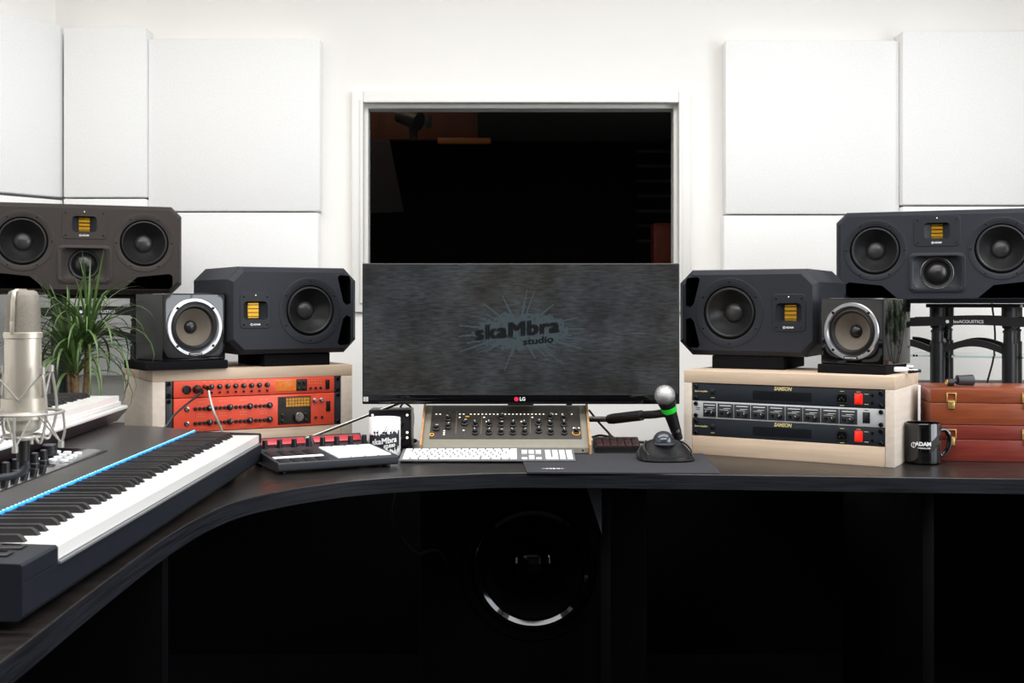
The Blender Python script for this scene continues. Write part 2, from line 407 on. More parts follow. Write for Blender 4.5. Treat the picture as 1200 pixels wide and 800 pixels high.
sl = thing('reflected_blind', 'dim slats at the right inside the dark window, added to imitate a reflection', 'blind', bp(770, 240, 5.8))
bm = NB()
for k in range(7): box(bm, (0, 0, .27-k*.075), (.2, .02, .012))
mk('slats', bm, 'slat', sl)  # slats behind the glass imitate a room reflection
bm = NB(); a = bp(764, 262, 5.2); b = bp(790, 320, 5.2); box(bm, (a+b)/2, (b.x-a.x, .1, a.z-b.z), .01)
tag(mk('storage_crate', bm, 'boothred'), 'dim red brown crate at lower right inside the dark window', 'crate')

# acoustic panels
def panel(x0, x1, y0, y1, D, label, th=.06):
    a, b = px(x0, y0, D), px(x1, y1, D); w_, h_ = b.x-a.x, a.z-b.z
    bm = NB(); box(bm, (w_/2, th/2, h_/2), (w_-.001, th, h_-.001), .005)
    o = mk('acoustic_panel', bm, 'fabric', None, (a.x, D, b.z)); tag(o, label, 'acoustic panel', 'white fabric wall panels'); return o
panel(173.3, 375, 45, 247.3, 4.02, 'large square white fabric panel left of the window, upper row')
panel(173.3, 373, 248.8, 452, 4.02, 'white fabric panel left of the window, lower row behind the speakers')
panel(74, 171.3, 31.5, 231, 4.0, 'narrow tall white fabric panel between corner and square panel on left', .078)
panel(74, 171.3, 232.6, 440, 4.0, 'narrow white fabric panel low behind the left far speaker', .078)
panel(850, 1054.3, 47, 250.7, 4.02, 'large square white fabric panel just right of the window, upper row')
panel(848, 1054.3, 252.2, 455, 4.02, 'white fabric panel right of the window, lower row behind speaker')
panel(1057.6, 1263, 36, 240, 3.99, 'large white fabric panel at far right, upper row, slightly raised', .088)
panel(1057.6, 1263, 241.6, 446, 3.99, 'white fabric panel at far right behind the large speaker, lower row', .088)
for z0, lab in ((EYE+(355-231)/F*4.02, 'slanted white fabric panel on the corner wall at far left, upper row'), (EYE+(355-231)/F*4.02-.607, 'slanted white fabric panel on the corner wall at far left, lower row')):
    bm = NB(); box(bm, (-.30, .025, .298), (.6, .05, .597), .005)
    o = mk('acoustic_panel', bm, 'fabric', None, (-1.566, 4.02, z0), (0, 0, math.radians(56))); tag(o, lab, 'acoustic panel', 'white fabric wall panels')

# ------------------------------------------------------------------ desk
desk = thing('studio_desk', 'large black wood grain desk curving round to the left', 'desk', (0, 2.6, 0))
front = [(2.1, 2.50), (1.2, 2.52), (.47, 2.585), (.03, 2.614), (-.12, 2.59), (-.23, 2.557), (-.31, 2.52), (-.375, 2.475), (-.445, 2.40), (-.505, 2.31), (-.54, 2.22), (-.56, 2.10), (-.568, 1.95), (-.569, 1.8), (-.56, 1.5), (-.549, 1.235), (-.54, .75)]
back = [(-1.42, .75), (-1.42, 3.0), (-1.72, 3.72), (-.75, 3.72), (-.5, 3.23), (.5, 3.23), (.72, 3.72), (2.1, 3.72)]
def sm2(pts): return [(p.x, p.y) for p in smooth_pts([(x, y, 0) for x, y in pts], 4)]
outline = sm2(front)+back
bm = NB(); prism_z(bm, [(x, y-2.6) for x, y in outline], T-.035, T)
bmesh.ops.recalc_face_normals(bm, faces=bm.faces)
for f in bm.faces:
    if abs(f.normal.z) < .5: f.material_index = 1
es = [e for e in bm.edges if len(e.link_faces) == 2 and any(abs(f.normal.z) > .5 for f in e.link_faces) and any(abs(f.normal.z) < .5 for f in e.link_faces)]
bmesh.ops.bevel(bm, geom=es, offset=.0015, segments=1, affect='EDGES')
mk('desktop', bm, ['desk', 'deskedge'], desk)
def leg(x0, x1, y0, y1):
    bm = NB(); box(bm, ((x0+x1)/2, (y0+y1)/2-2.6, (T-.035)/2), (abs(x1-x0), abs(y1-y0), T-.035), .002); mk('leg_panel', bm, 'legblack', desk)
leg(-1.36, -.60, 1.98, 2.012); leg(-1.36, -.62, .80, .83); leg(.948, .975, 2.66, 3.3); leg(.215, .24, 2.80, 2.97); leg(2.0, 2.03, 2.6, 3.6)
bm = NB(); prism_y(bm, [(.172, T-.036), (.212, T-.036), (.212, T-.16)], .12, .19); mk('bracket', bm, 'darkgrey', desk)
bm = NB(); box(bm, (.3, .52, .33), (3.6, .02, .66)); mk('shade_backing', bm, 'black', desk, (0, .6, 0))  # black sheet added to stand in for the shade under the desk
bm = NB(); tube(bm, [(-.25, 0, T-.035), (-.27, .02, .62), (-.26, .05, .56), (-.22, .1, .50), (-.16, .2, .47), (-.1, .4, .2), (-.1, .42, .006)], .004); mk('cable', bm, 'dark', desk, (-.02, .2, 0))
# desk mat
bm = NB(); prism_z(bm, [(.034, 2.605), (.47, 2.592), (.485, 2.93), (.02, 2.93)], T, T+.003)
dm = tag(mk('desk_mat', bm, 'mat'), 'dark grey desk mat at the front edge under the white keyboard', 'desk mat')
def logo_fn(x, z): return abs(z) < .009*(1-abs(x)/.03)**.4*(1+.9*noise.noise((x*260, 0, 0)))-.002 and not abs(z+.001) < .0006 if abs(x) < .03 else False
lg = cells('logo', logo_fn, -.03, .03, -.012, .012, .001, 'print', dm, (.095, 2.66, T+.0032), rot=(-PI/2, 0, 0), off=0)

# ------------------------------------------------------------------ subwoofer
sub = thing('subwoofer', 'large black subwoofer with round cone in the dark under the desk', 'subwoofer', (.056, 3.02, 0))
bm = NB(); box(bm, (0, .24, .335), (.60, .48, .62), .01); cab = mk('cabinet', bm, 'legblack', sub)
bm = NB(); cyl(bm, (0, -.1, .433), (0, .12, .433), .165, seg=64)
cut(cab, bm)
bm = NB(); lathe(bm, [(.186, 0), (.186, -.006), (.165, -.008), (.162, .004)], (0, 0, .433), 'Y', 64); mk('driver_frame', bm, 'legblack', sub)
bm = NB(); lathe(bm, [(.164, .0), (.155, -.010), (.145, -.012), (.135, -.006), (.130, .004)], (0, 0, .433), 'Y', 64); mk('surround', bm, 'gloss', sub)
bm = NB(); lathe(bm, [(.131, .003), (.06, .07)], (0, 0, .433), 'Y', 64); mk('cone', bm, 'legblack', sub)
bm = NB(); lathe(bm, [(.062, .07), (.05, .05), (.03, .038), (.0, .032)], (0, 0, .433), 'Y', 48); mk('dust_cap', bm, 'gloss', sub)
for sx in (-1, 1):
    for y in (.05, .43):
        bm = NB(); cyl(bm, (sx*.25, y, 0), (sx*.25, y, .026), .02); mk('foot', bm, 'rubber', sub)

# ------------------------------------------------------------------ loudspeakers
def screw(parent, x, z, y=-.003, r=.003):
    bm = NB(); lathe(bm, [(r, .002), (r, -.0008), (r*.5, -.0014), (r*.45, 0), (0, 0)], (0, 0, 0), 'Y', 10); return mk('screw', bm, 'screw', parent, (x, y, z))
def driver(parent, name, x, z, RF, RS, cap_r, flange='flange', conem='cone', capm='cap', depth=.035, nscrew=6, dome=True, a0=0):
    bm = NB(); lathe(bm, [(RF, .001), (RF, -.0006), (RF-.001, -.0012), (RS+.005, -.0014), (RS+.002, -.0004), (RS-.001, .006), (RS-.001, .012)], (0, 0, 0), 'Y', 56)
    p = mk(name, bm, flange, parent, (x, 0, z))
    R = RS-.001
    bm = NB(); lathe(bm, [(R, .010), (R-.002, .003), (R-.005, -.001), (R-.008, -.0015), (R-.011, .001), (R-.0135, .007)], (0, 0, 0), 'Y', 56); mk('surround', bm, 'rubber', p)
    R2 = R-.0135
    prof = [(R2+.0005, .006)]
    for k in range(1, 8):
        t = k/7; prof.append((R2+(cap_r-R2)*t, .006+depth*(t**.85)))
    bm = NB(); lathe(bm, prof, (0, 0, 0), 'Y', 56); mk('cone', bm, conem, p)
    yb = .006+depth; hh = cap_r*.42
    prof = [(cap_r*math.cos(t), yb+.001-hh*math.sin(t)) for t in [PI/2*k/7 for k in range(8)]]
    prof[-1] = (0, prof[-1][1])
    bm = NB(); lathe(bm, prof, (0, 0, 0), 'Y', 40); mk('dust_cap', bm, capm, p)
    s0 = None
    for k in range(nscrew):
        t = a0+2*PI*k/nscrew; rr = (RF+RS)/2+.001; q = (rr*math.cos(t), -.001, rr*math.sin(t))
        if s0 is None: s0 = screw(p, q[0], q[2], -.001, .0027)
        else: inst(s0, p, q)
    return p
def ribbon(parent, x, z, w=.138, h=.09, ow=.075, oh=.05, flange='flange', side=1):
    bm = NB(); pr = rrect(w, h, .012); loft(bm, [[(a, .001, b) for a, b in pr], [(a, -.0008, b) for a, b in pr], [(a*.985, -.0016, b*.98) for a, b in pr]])
    p = mk('tweeter_plate', bm, flange, parent, (x, 0, z))
    k = NB(); box(k, (0, 0, 0), (ow, .05, oh), .01); cut(p, k)
    bm = NB(); A = rrect(ow+.001, oh+.001, .010); B = rrect(.031, .040, .002)
    loft(bm, [[(a, -.0014, b) for a, b in A], [(a*.97, .003, b*.97) for a, b in A], [((a+b_[0])/2, .010, (b+b_[1])/2) for (a, b), b_ in zip(A, B)], [(a, .018, b) for a, b in B], [(a, .024, b) for a, b in B]], cap=False)
    mk('horn', bm, 'flange', p)
    bm = NB(); box(bm, (0, .021, 0), (.031, .003, .040))
    for i in range(9): box(bm, (0, .0185, -.018+i*.0045), (.029, .003, .0022), mi=0)
    mk('ribbon', bm, 'gold', p)
    bm = NB()
    for i in range(4): box(bm, (0, .016, -.0155+i*.0103), (.030, .002, .0018))
    mk('ribbon_guard', bm, 'screw', p)
    for sx in (-1, 1):
        for sz in (-1, 1): screw(p, sx*(w/2-.011), sz*(h/2-.011), -.0015, .0026)
    bm = NB(); cyl(bm, (0, -.0015, h/2-.007), (0, -.0026, h/2-.007), .0014, seg=10); mk('indicator_light', bm, 'ledwhite', p)
    bm = NB(); ring(bm, (-.0115, -.0019, -h/2+.0105), .0026, .0008, 'Y', 14); mk('logo', bm, 'print', p)
    letters('brand_lettering', 'ADAM', .0068, 'print', p, (.003, -.0019, -h/2+.0105), bold=.0002)
    return p
def octo(w, h, c, y, cz, dx=0):
    return [(sx*(w/2-(c if a else 0)), y, cz+sz*(h/2-(0 if a else c))) for sx, sz, a in ((1, 1, 1), (1, 1, 0), (1, -1, 0), (1, -1, 1), (-1, -1, 1), (-1, -1, 0), (-1, 1, 0), (-1, 1, 1))]
def cabinet(parent, w, h, d, c, m, inset=.012, slope=.026):
    bm = NB(); cz = h/2
    loft(bm, [octo(w, h, c, d, cz), octo(w, h, c, slope, cz), octo(w-.006, h-.004, c, slope-.012, cz), octo(w-2*inset, h-2*inset, c*.85, .002, cz), octo(w-2*inset-.004, h-2*inset-.004, c*.85, 0, cz)])
    return mk('cabinet', bm, [m, 'black'], parent)
def mainspeaker(label, loc, rot, m, s=1):
    t = thing('studio_monitor', label, 'speaker', loc, rot)
    w, h, d = .562, .268, .32
    cb = cabinet(t, w, h, d, .030, m)
    k = NB(); cz = h/2+.021
    for sx in (-1, 1): cyl(k, (sx*.170, -.1, cz), (sx*.170, .06, cz), .071, seg=56)
    loft(k, [[(a, -.02, b+.088) for a, b in rrect(.146, .100, .016)], [(a, .026, b+.088) for a, b in rrect(.110, .094, .03)]])
    cyl(k, (0, -.1, .088), (0, .06, .088), .040, seg=48)
    box(k, (0, .0, .2075), (.069, .07, .047), .01)
    cut(cb, k)
    k = NB()
    for sx in (-1, 1):
        prism_y(k, [(sx*.108, .015), (sx*.242, .015), (sx*.252, .024), (sx*.252, .056), (sx*.242, .062), (sx*.150, .052)], -.02, .09)
    for f in k.faces: f.material_index = 1
    cut(cb, k)
    for sx in (-1, 1): driver(t, 'woofer', sx*.170, cz, .0885, .071, .026, m if m == 'cabwarmrefl' else 'flange', a0=0)
    ribbon(t, 0, .2075, .126, .088, .070, .048, flange=(m if m == 'cabwarmrefl' else 'flange'))
    # midrange with shallow waveguide
    bm = NB(); A = dense(rrect(.154, .114, .018)); A2 = dense(rrect(.151, .111, .017)); n = len(A)
    def circ(r, y): return [(r*math.cos(math.atan2(b*1.3, a)), y, r*math.sin(math.atan2(b*1.3, a))) for a, b in A]
    loft(bm, [[(a, .001, b) for a, b in A], [(a, -.001, b) for a, b in A], [(a, -.0018, b) for a, b in A2], [(a*.90, -.0022, b*.88) for a, b in A2], [(a*.82, .004, b*.84) for a, b in A2], circ(.052, .014), circ(.047, .018), circ(.041, .019)], cap=False)
    p = mk('midrange', bm, m if m == 'cabwarmrefl' else 'flange', t, (0, -.001, .088), angle=50)
    bm = NB(); ring(bm, (0, .017, 0), .0445, .0012, 'Y', 48); mk('trim_ring', bm, 'alu' if m != 'cabwarmrefl' else 'screw', p)
    bm = NB(); lathe(bm, [(.045, .018), (.042, .014), (.037, .015), (.034, .020), (.027, .024)], (0, 0, 0), 'Y', 48); mk('cone', bm, 'rubber', p)
    prof = [(.031*math.cos(q), .023-.022*math.sin(q)) for q in [PI/2*k/8 for k in range(9)]]; prof[-1] = (0, prof[-1][1])
    bm = NB(); lathe(bm, prof, (0, 0, 0), 'Y', 40); mk('dust_cap', bm, 'cone', p)
    for sx in (-1, 1):
        for sz in (-1, 1): screw(p, sx*.067, sz*.047, -.001, .0026)
    return t
def nearspeaker(label, loc, rot, side, w=.372, h=.236):
    t = thing('studio_monitor', label, 'speaker', loc, rot)
    cb = cabinet(t, w, h, .31, .034, 'cab', .012, .024)
    cz = h/2; xw, xt = side*.044, -side*.112
    k = NB(); cyl(k, (xw, -.1, cz), (xw, .06, cz), .070, seg=56); box(k, (xt, 0, cz), (.066, .07, .052), .01); cut(cb, k)
    k = NB()
    for sz in (-1, 1):
        pts = [(.115, .091), (.122, .098), (.150, .096), (.153, .090), (.153, .019), (.141, .014), (.131, .024)]
        prism_y(k, [(side*(a*1.03+.006), cz+sz*b*h/.236) for a, b in pts], -.02, .10)
    for f in k.faces: f.material_index = 1
    cut(cb, k)
    driver(t, 'woofer', xw, cz, .091, .070, .0255, a0=PI/2)
    ribbon(t, xt, cz, .087, .096, .066, .050)
    return t
def cubespeaker(label, loc, rot, s, refl):
    t = thing('cube_speaker', label, 'speaker', loc, rot)
    bm = NB(); box(bm, (0, s/2, s/2), (s, s, s), .004, seg=3)
    if not refl:
        bmesh.ops.recalc_face_normals(bm, faces=bm.faces)
        for f in bm.faces:
            if f.normal.x < -.9: f.material_index = 1
    cb = mk('cabinet', bm, ['gloss', 'siderefl'], t)
    k = NB(); cyl(k, (0, -.1, s*.5), (0, .05, s*.5), s*.36, seg=56); cut(cb, k)
    u = s/.165
    bm = NB(); lathe(bm, [(.072*u, .001), (.072*u, -.003), (.070*u, -.0055), (.063*u, -.0055), (.060*u, -.001), (.056*u, .006)], (0, 0, 0), 'Y', 64)
    p = mk('driver_ring', bm, 'alu', t, (0, 0, s*.5))
    for k in range(4): screw(p, .0655*u*math.cos(PI/4+k*PI/2), .0655*u*math.sin(PI/4+k*PI/2), -.0065, .0034)
    bm = NB(); pr = rrect(.036, .008, .0038); loft(bm, [[(a, -.0045, b) for a, b in pr], [(a, -.0075, b) for a, b in pr]]); mk('name_plate', bm, 'dark', p, (0, 0, -.0655*u))
    letters('brand_lettering', 'AVANTONE', .0055, 'print', p, (0, -.0078, -.0655*u))
    bm = NB(); lathe(bm, [(.0605*u, .002), (.0565*u, .001), (.0545*u, -.001), (.051*u, -.002), (.048*u, .002), (.046*u, .005)], (0, 0, 0), 'Y', 56); mk('surround', bm, 'rubber', p)
    bm = NB(); lathe(bm, [(.0465*u, .005), (.03*u, .017), (.015*u, .027)], (0, 0, 0), 'Y', 56); mk('cone', bm, 'papercone', p)
    prof = [(.0165*u*math.cos(q), .027-.011*math.sin(q)) for q in [PI/2*k/7 for k in range(8)]]; prof[-1] = (0, prof[-1][1])
    bm = NB(); lathe(bm, prof, (0, 0, 0), 'Y', 32); mk('dust_cap', bm, 'cone', p)
    return t
def pad(label, loc, rot, w, d, h):
    bm = NB(); box(bm, (0, d/2, h/2), (w, d, h), .002); return tag(mk('foam_pad', bm, 'foam', None, loc, (0, 0, rot)), label, 'foam pad', 'foam pads under the speakers')
R = math.radians
BT = T+.213          # top of the oak boxes
# far large speakers on stands
LZ = EYE+(355-344.5)/F*3.42; RZ = EYE-.001
lm = ((99-600)/F*3.42, 3.42); rm = ((1098-600)/F*3.30, 3.30)
mainspeaker('large wide three way speaker at far left behind the plant', (lm[0], lm[1], LZ), R(22), 'cabwarmrefl')
mainspeaker('large wide three way speaker at far right above the wooden cases', (rm[0], rm[1], RZ), R(-21), 'cab')
# near speakers
a_l, a_r = R(32), R(-28)
Ls = Vector(((346-600)/F*3.14, 3.14)); Rs = Vector(((874-600)/F*2.99, 2.99))
nearspeaker('charcoal speaker with woofer at right on the oak box left of screen', (Ls.x, Ls.y, BT+.034), a_l, 1)
nearspeaker('charcoal speaker with woofer at left on the oak box right of screen', (Rs.x, Rs.y, BT+.034), a_r, -1, .372, .226)
def off(p, ang, dx, dy): return (p.x+dx*math.cos(ang)-dy*math.sin(ang), p.y+dx*math.sin(ang)+dy*math.cos(ang))
q = off(Ls, a_l, .015, .02); pad('black foam pad under the left charcoal speaker beside screen', (q[0], q[1], BT), a_l, .19, .22, .034)
q = off(Rs, a_r, .0, .012); pad('black foam pad under the right charcoal speaker beside screen', (q[0], q[1], BT), a_r, .19, .22, .034)
Lc = Vector(((228-600)/F*3.00, 3.00)); Rc = Vector(((998-600)/F*2.80, 2.80))
cubespeaker('glossy black cube speaker with silver ring on the left oak box', (Lc.x, Lc.y, BT+.022), R(40), .175, 0)
cubespeaker('glossy black cube speaker with silver ring on the right oak box', (Rc.x, Rc.y, BT+.022), R(-41), .162, 1)
q = off(Lc, R(36), -.02, -.004); pad('thin black foam pad under the left cube speaker', (q[0], q[1], BT), R(36), .22, .17, .022)
q = off(Rc, R(-36), .0, -.004); pad('thin black foam pad under the right cube speaker', (q[0], q[1], BT), R(-36), .17, .16, .022)

# ------------------------------------------------------------------ speaker stands
def stand(label, cx, cy, rot, ztop, w, d, arm):
    t = thing('speaker_stand', label, 'speaker stand', (cx, cy, T), rot)
    H = ztop-T
    for sx in (-1, 1):
        for sy in (-1, 1):
            x, y = sx*w, sy*d
            bm = NB(); lathe(bm, [(0, 0), (.026, 0), (.026, .014), (.021, .016), (.021, H-.115), (.017, H-.113), (.017, H-.085), (.0, H-.085)], (x, y, 0), 'Z', 28); mk('column', bm, 'dark', t)
            bm = NB(); lathe(bm, [(0, H-.085), (.019, H-.085), (.019, H-.079), (.015, H-.077), (.015, H-.073), (.020, H-.071), (.020, H-.064), (.015, H-.062), (.017, H-.056), (.022, H-.052), (.022, H-.012), (0, H-.012)], (x, y, 0), 'Z', 28); mk('isolator', bm, 'rubber', t)
    bm = NB()
    for sy in (-1, 1): box(bm, (0, sy*d, H-.0065), (2*w+.06, .05, .011), .003)
    for sx in (-1, 1): box(bm, (sx*w, 0, H-.007), (.05, 2*d, .010), .003)
    mk('top_frame', bm, 'dark', t)
    bm = NB()
    for sy in (-1, 1):
        n = 14
        up = [(-w-.09+(2*w+.18)*i/n, H-.040-.006*math.cos(PI*i/n*1)**2+.004) for i in range(n+1)]
        dn = [(x, z-.026) for x, z in reversed(up)]
        prism_y(bm, up+dn, sy*d-.030, sy*d-.024)
    mk('cross_bar', bm, 'dark', t)
    bm = NB()
    for sy in (-1, 1):
        n = 16
        up = [(-w+(2*w)*i/n, H-.135+.030*math.sin(PI*i/n)) for i in range(n+1)]
        dn = [(x, z-.020) for x, z in reversed(up)]
        prism_y(bm, up+dn, sy*d-.010, sy*d+.004)
        up = [(arm*(w+.10*i/n), H-.135+.030*math.sin(PI/2*i/n)) for i in range(n+1)]
        prism_y(bm, up+[(x, z-.020) for x, z in reversed(up)], sy*d-.010, sy*d+.004)
    for sx in (-1, 1):
        up = [(-d+(2*d)*i/16, H-.135+.030*math.sin(PI*i/16)) for i in range(17)]
        prism_x(bm, up+[(x, z-.020) for x, z in reversed(up)], sx*w-.006, sx*w+.006)
    mk('arched_brace', bm, 'dark', t)
    bm = NB(); pr = rrect(2*w+.16, 2*d+.02, .02); prism_z(bm, pr, H-.158, H-.152)
    mk('glass_shelf', bm, 'shelfglass', t)
    letters('brand_lettering', 'IsoACOUSTICS', .0125, 'print', t, (-.01, -d-.0305, H-.053), bold=.0002)
    bm = NB(); lathe(bm, [(.005, 0), (.005, -.001), (0, -.001)], (-.067, -d-.0302, H-.053), 'Y', 16); mk('logo', bm, 'print', t)
    return t
stand('black column speaker stand under the far left large speaker', lm[0]-.02, lm[1]+.19, R(24), LZ, .12, .11, 1)
stand('black column speaker stand under the far right large speaker', 1.394, 3.456, R(-27), RZ, .098, .112, -1)
for nm, lab, cx, zz, pts in (('cable', 'thin black cable hanging behind the far right speaker stand', 0, 0, [px(1162, 352, 3.62), px(1166, 390, 3.60), px(1164, 420, 3.60), px(1157, 448, 3.6), px(1154, 470, 3.6), px(1150, 497, 3.6)]),
                             ('cable', 'black cable dropping beside the right cube speaker', 0, 0, [px(1066, 356, 3.42), px(1063, 400, 3.3), px(1059, 440, 3.22), px(1058, 518, 3.18)])):
    bm = NB(); tube(bm, pts, .0032); tag(mk(nm, bm, 'dark'), lab, 'cable')

# ------------------------------------------------------------------ oak rack boxes
def rackbox(label, loc, rot, w, d):
    t = thing('rack_box', label, 'rack box', loc, rot); H = .213; st = (w-.482)/2
    bm = NB(); box(bm, (w/2, d/2, H-.0155), (w, d, .031), .0015); mk('top_board', bm, 'wood', t)
    for x in (st/2, w-st/2):
        bm = NB(); box(bm, (x, d/2, (H-.031)/2), (st-.0005, d, H-.0315), .001); mk('side_board', bm, 'woodside', t)
    bm = NB(); box(bm, (w/2, .012, .0235), (.481, .022, .047), .001); mk('front_rail', bm, 'wood', t)
    bm = NB(); box(bm, (w/2, d/2+.02, .006), (.481, d-.05, .012)); box(bm, (w/2, d-.008, .1), (.481, .01, .16)); mk('back_board', bm, 'black', t)
    return t
def unit(label, name, kind, box_, x0, z0, units, m, earm, yd=.006):
    """rack unit positioned in the world from its box, local x from the left ear"""
    bmx = Matrix.Translation(box_.location) @ Matrix.Rotation(box_.rotation_euler.z, 4, 'Z')
    p = bmx @ Vector((x0, yd, z0))
    t = thing(name, label, kind, p, box_.rotation_euler.z)
    h = units*.0445-.0008
    bm = NB(); box(bm, (.2405, .09, h/2), (.43, .17, h-.002)); mk('chassis', bm, 'dark', t)
    return t, h
def knob(parent, x, z, r, l=.012, m='dark', y=-.003, name='knob', line='print', ang=0):
    bm = NB(); lathe(bm, [(r*1.1, 0), (r*1.1, -l*.25), (r*.86, -l*.35), (r*.80, -l*.95), (r*.7, -l), (0, -l)], (0, 0, 0), 'Y', 20)
    if line:
        box(bm, (0, -l-.0002, r*.4), (r*.16, .0006, r*.7), mi=1)
    return mk(name, bm, [m, line] if line else m, parent, (x, y, z), (0, ang, 0))
def earscrews(t, h, xs=(.008, .473), m='screw'):
    s = None
    for x in xs:
        for z in (.007, h-.007):
            bm = NB(); lathe(bm, [(.0055, 0), (.0055, -.003), (.004, -.0045), (.002, -.0045), (.002, -.002), (0, -.002)], (0, 0, 0), 'Y', 16)
            if s is None: s = mk('screw', bm, m, t, (x, -.003, z))
            else: bm.free(); inst(s, t, (x, -.003, z))
LA = R(29.5); lb = rackbox('pale oak rack box on the left with two red units inside', (-.925, 2.962, T), LA, .548, .36)
RA = R(-30.5); rb = rackbox('pale oak rack box on the right with three units inside', (.441, 2.958, T), RA, .526, .27)
xl = (.548-.482)/2; xr = (.526-.482)/2
# --- red units
def redunit(label, z0, units):
    t, h = unit(label, 'audio_interface', 'rack unit', lb, xl, z0, units, 'red', 'ear')
    for sx in (.010, .472):
        bm = NB(); box(bm, (sx, 0, h/2), (.0195, .005, h), .001); mk('rack_ear', bm, 'ear', t)
    bm = NB(); box(bm, (.241, -.003, h/2), (.440, .009, h-.0006), .0012); mk('front_panel', bm, 'red', t)
    earscrews(t, h, (.009, .473))
    return t, h
u1, h1 = redunit('slim red one row unit with gold display, top of left box', .049+.0445*2, 1)
Y = -.0078
k0 = None
for i in range(8):
    knob(u1, .119+i*.0215, h1*.62, .0062, .011, 'dark', Y, ang=random.uniform(-1, 1))
    bm = NB(); cyl(bm, (0, 0, 0), (0, -.004, 0), .0028, seg=12); mk('button', bm, 'screw', u1, (.119+i*.0215, Y, h1*.26))
for x in (.054, .0805):
    bm = NB(); lathe(bm, [(.0115, .0), (.0115, -.003), (.0095, -.004), (.009, -.001), (0, -.001)], (0, 0, 0), 'Y', 24); mk('input_socket', bm, 'dark', u1, (x, Y, h1*.5))
bm = NB(); cyl(bm, (0, 0, 0), (0, -.005, 0), .003, seg=12); mk('button', bm, 'screw', u1, (.100, Y, h1*.65))
bm = NB(); box(bm, (0, 0, 0), (.058, .0012, .030), .0008); dsp = mk('display', bm, 'displaygold', u1, (.322, Y, h1*.52))
bm = NB()
for i in range(9): box(bm, (-.026+i*.0065, -.0008, 0), (.0009, .0006, .027))
for j in range(5): box(bm, (0, -.0008, -.012+j*.006), (.054, .0006, .0007))
mk('display_grid', bm, 'redswitch', dsp)
bm = NB(); box(bm, (0, 0, 0), (.031, .0012, .032), .0008); mk('display_panel', bm, 'consoleface', u1, (.3665, Y, h1*.52))
for i in range(2):
    for j in range(2): knob(u1, .359+i*.0145, h1*(.3+.4*j), .0042, .006, 'dark', Y-.0006, 'button', None)
for i in range(3):
    knob(u1, .392+i*.0145, h1*.3, .0035, .005, 'dark', Y, 'button', None)
bm = NB()
for i in range(5):
    for j in range(2): box(bm, (.388+i*.0085, Y-.0003, h1*(.6+.16*j)), (.0035, .0005, .0012))
for i in range(10): box(bm, (.1+i*.018, Y-.0003, h1*.9), (.007, .0005, .0009))
mk('printed_marks', bm, 'printgold', u1)
bm = NB(); box(bm, (0, 0, 0), (.012, .004, .026), .001); box(bm, (0, -.003, .004), (.007, .003, .014), .001); mk('power_switch', bm, 'dark', u1, (.441, Y, h1*.5))
u2, h2 = redunit('tall red two row unit with round dial display, lower in left box', .0485, 2)
for row in (.68, .25):
    bm = NB(); lathe(bm, [(.0065, 0), (.0065, -.003), (.0035, -.0035), (.003, .0), (0, .0)], (0, 0, 0), 'Y', 20); mk('jack_socket', bm, 'steel', u2, (.054, Y, h2*row))
    x = .0768
    for g in range(4):
        for i in range(3):
            knob(u2, x, h2*row, .0046, .007, 'dark', Y, 'small_knob', None); x += .0118
        x += .002; knob(u2, x, h2*row+.001, .0075, .013, 'dark', Y, ang=random.uniform(-1, 1)); x += .0165
bm = NB()
for g in range(5):
    for j, z in enumerate((.88, .52, .44, .12)):
        for i in range(3): box(bm, (.085+g*.056+i*.007, Y-.0003, h2*z), (.003, .0005, .0011))
mk('printed_marks', bm, 'printgold', u2)
bm = NB(); box(bm, (0, 0, 0), (.094, .0012, .076), .001); dp = mk('display', bm, 'consoleface', u2, (.346, Y, h2*.5))
bm = NB(); box(bm, (.010, -.001, .022), (.068, .0008, .026)); mk('meter', bm, 'displaygold', dp)
bm = NB()
for i in range(11): box(bm, (-.042+i*.0084, -.0016, .022), (.001, .0006, .028))
for j in range(4): box(bm, (0, -.0016, .010+j*.008), (.086, .0006, .001))
mk('meter_grid', bm, 'dark', dp)
for i in range(4):
    for j in range(2): knob(dp, -.034+i*.0 + (0 if i < 2 else .066)+(i % 2)*.011*(-1 if i > 1 else 1)*0, -.012-.016*j, .004, .006, 'dark', -.001, 'button', None) if i in (0, 2) else None
bm = NB(); lathe(bm, [(.0145, 0), (.0145, -.006), (.012, -.014), (.011, -.015), (0, -.015)], (0, 0, 0), 'Y', 32); mk('dial', bm, 'steel', dp, (.010, -.001, -.017))
for i in range(2): 
    knob(u2, .404+i*.019, h2*.78, .0055, .010, 'steel', Y, 'knob', None)
    bm = NB(); cyl(bm, (0, 0, 0), (0, -.002, 0), .0038, seg=14); mk('jack_socket', bm, 'dark', u2, (.407+i*.018, Y, h2*.24))
bm = NB(); box(bm, (0, 0, 0), (.012, .004, .028), .001); box(bm, (0, -.003, .004), (.007, .003, .014), .001); mk('power_switch', bm, 'dark', u2, (.443, Y, h2*.58))
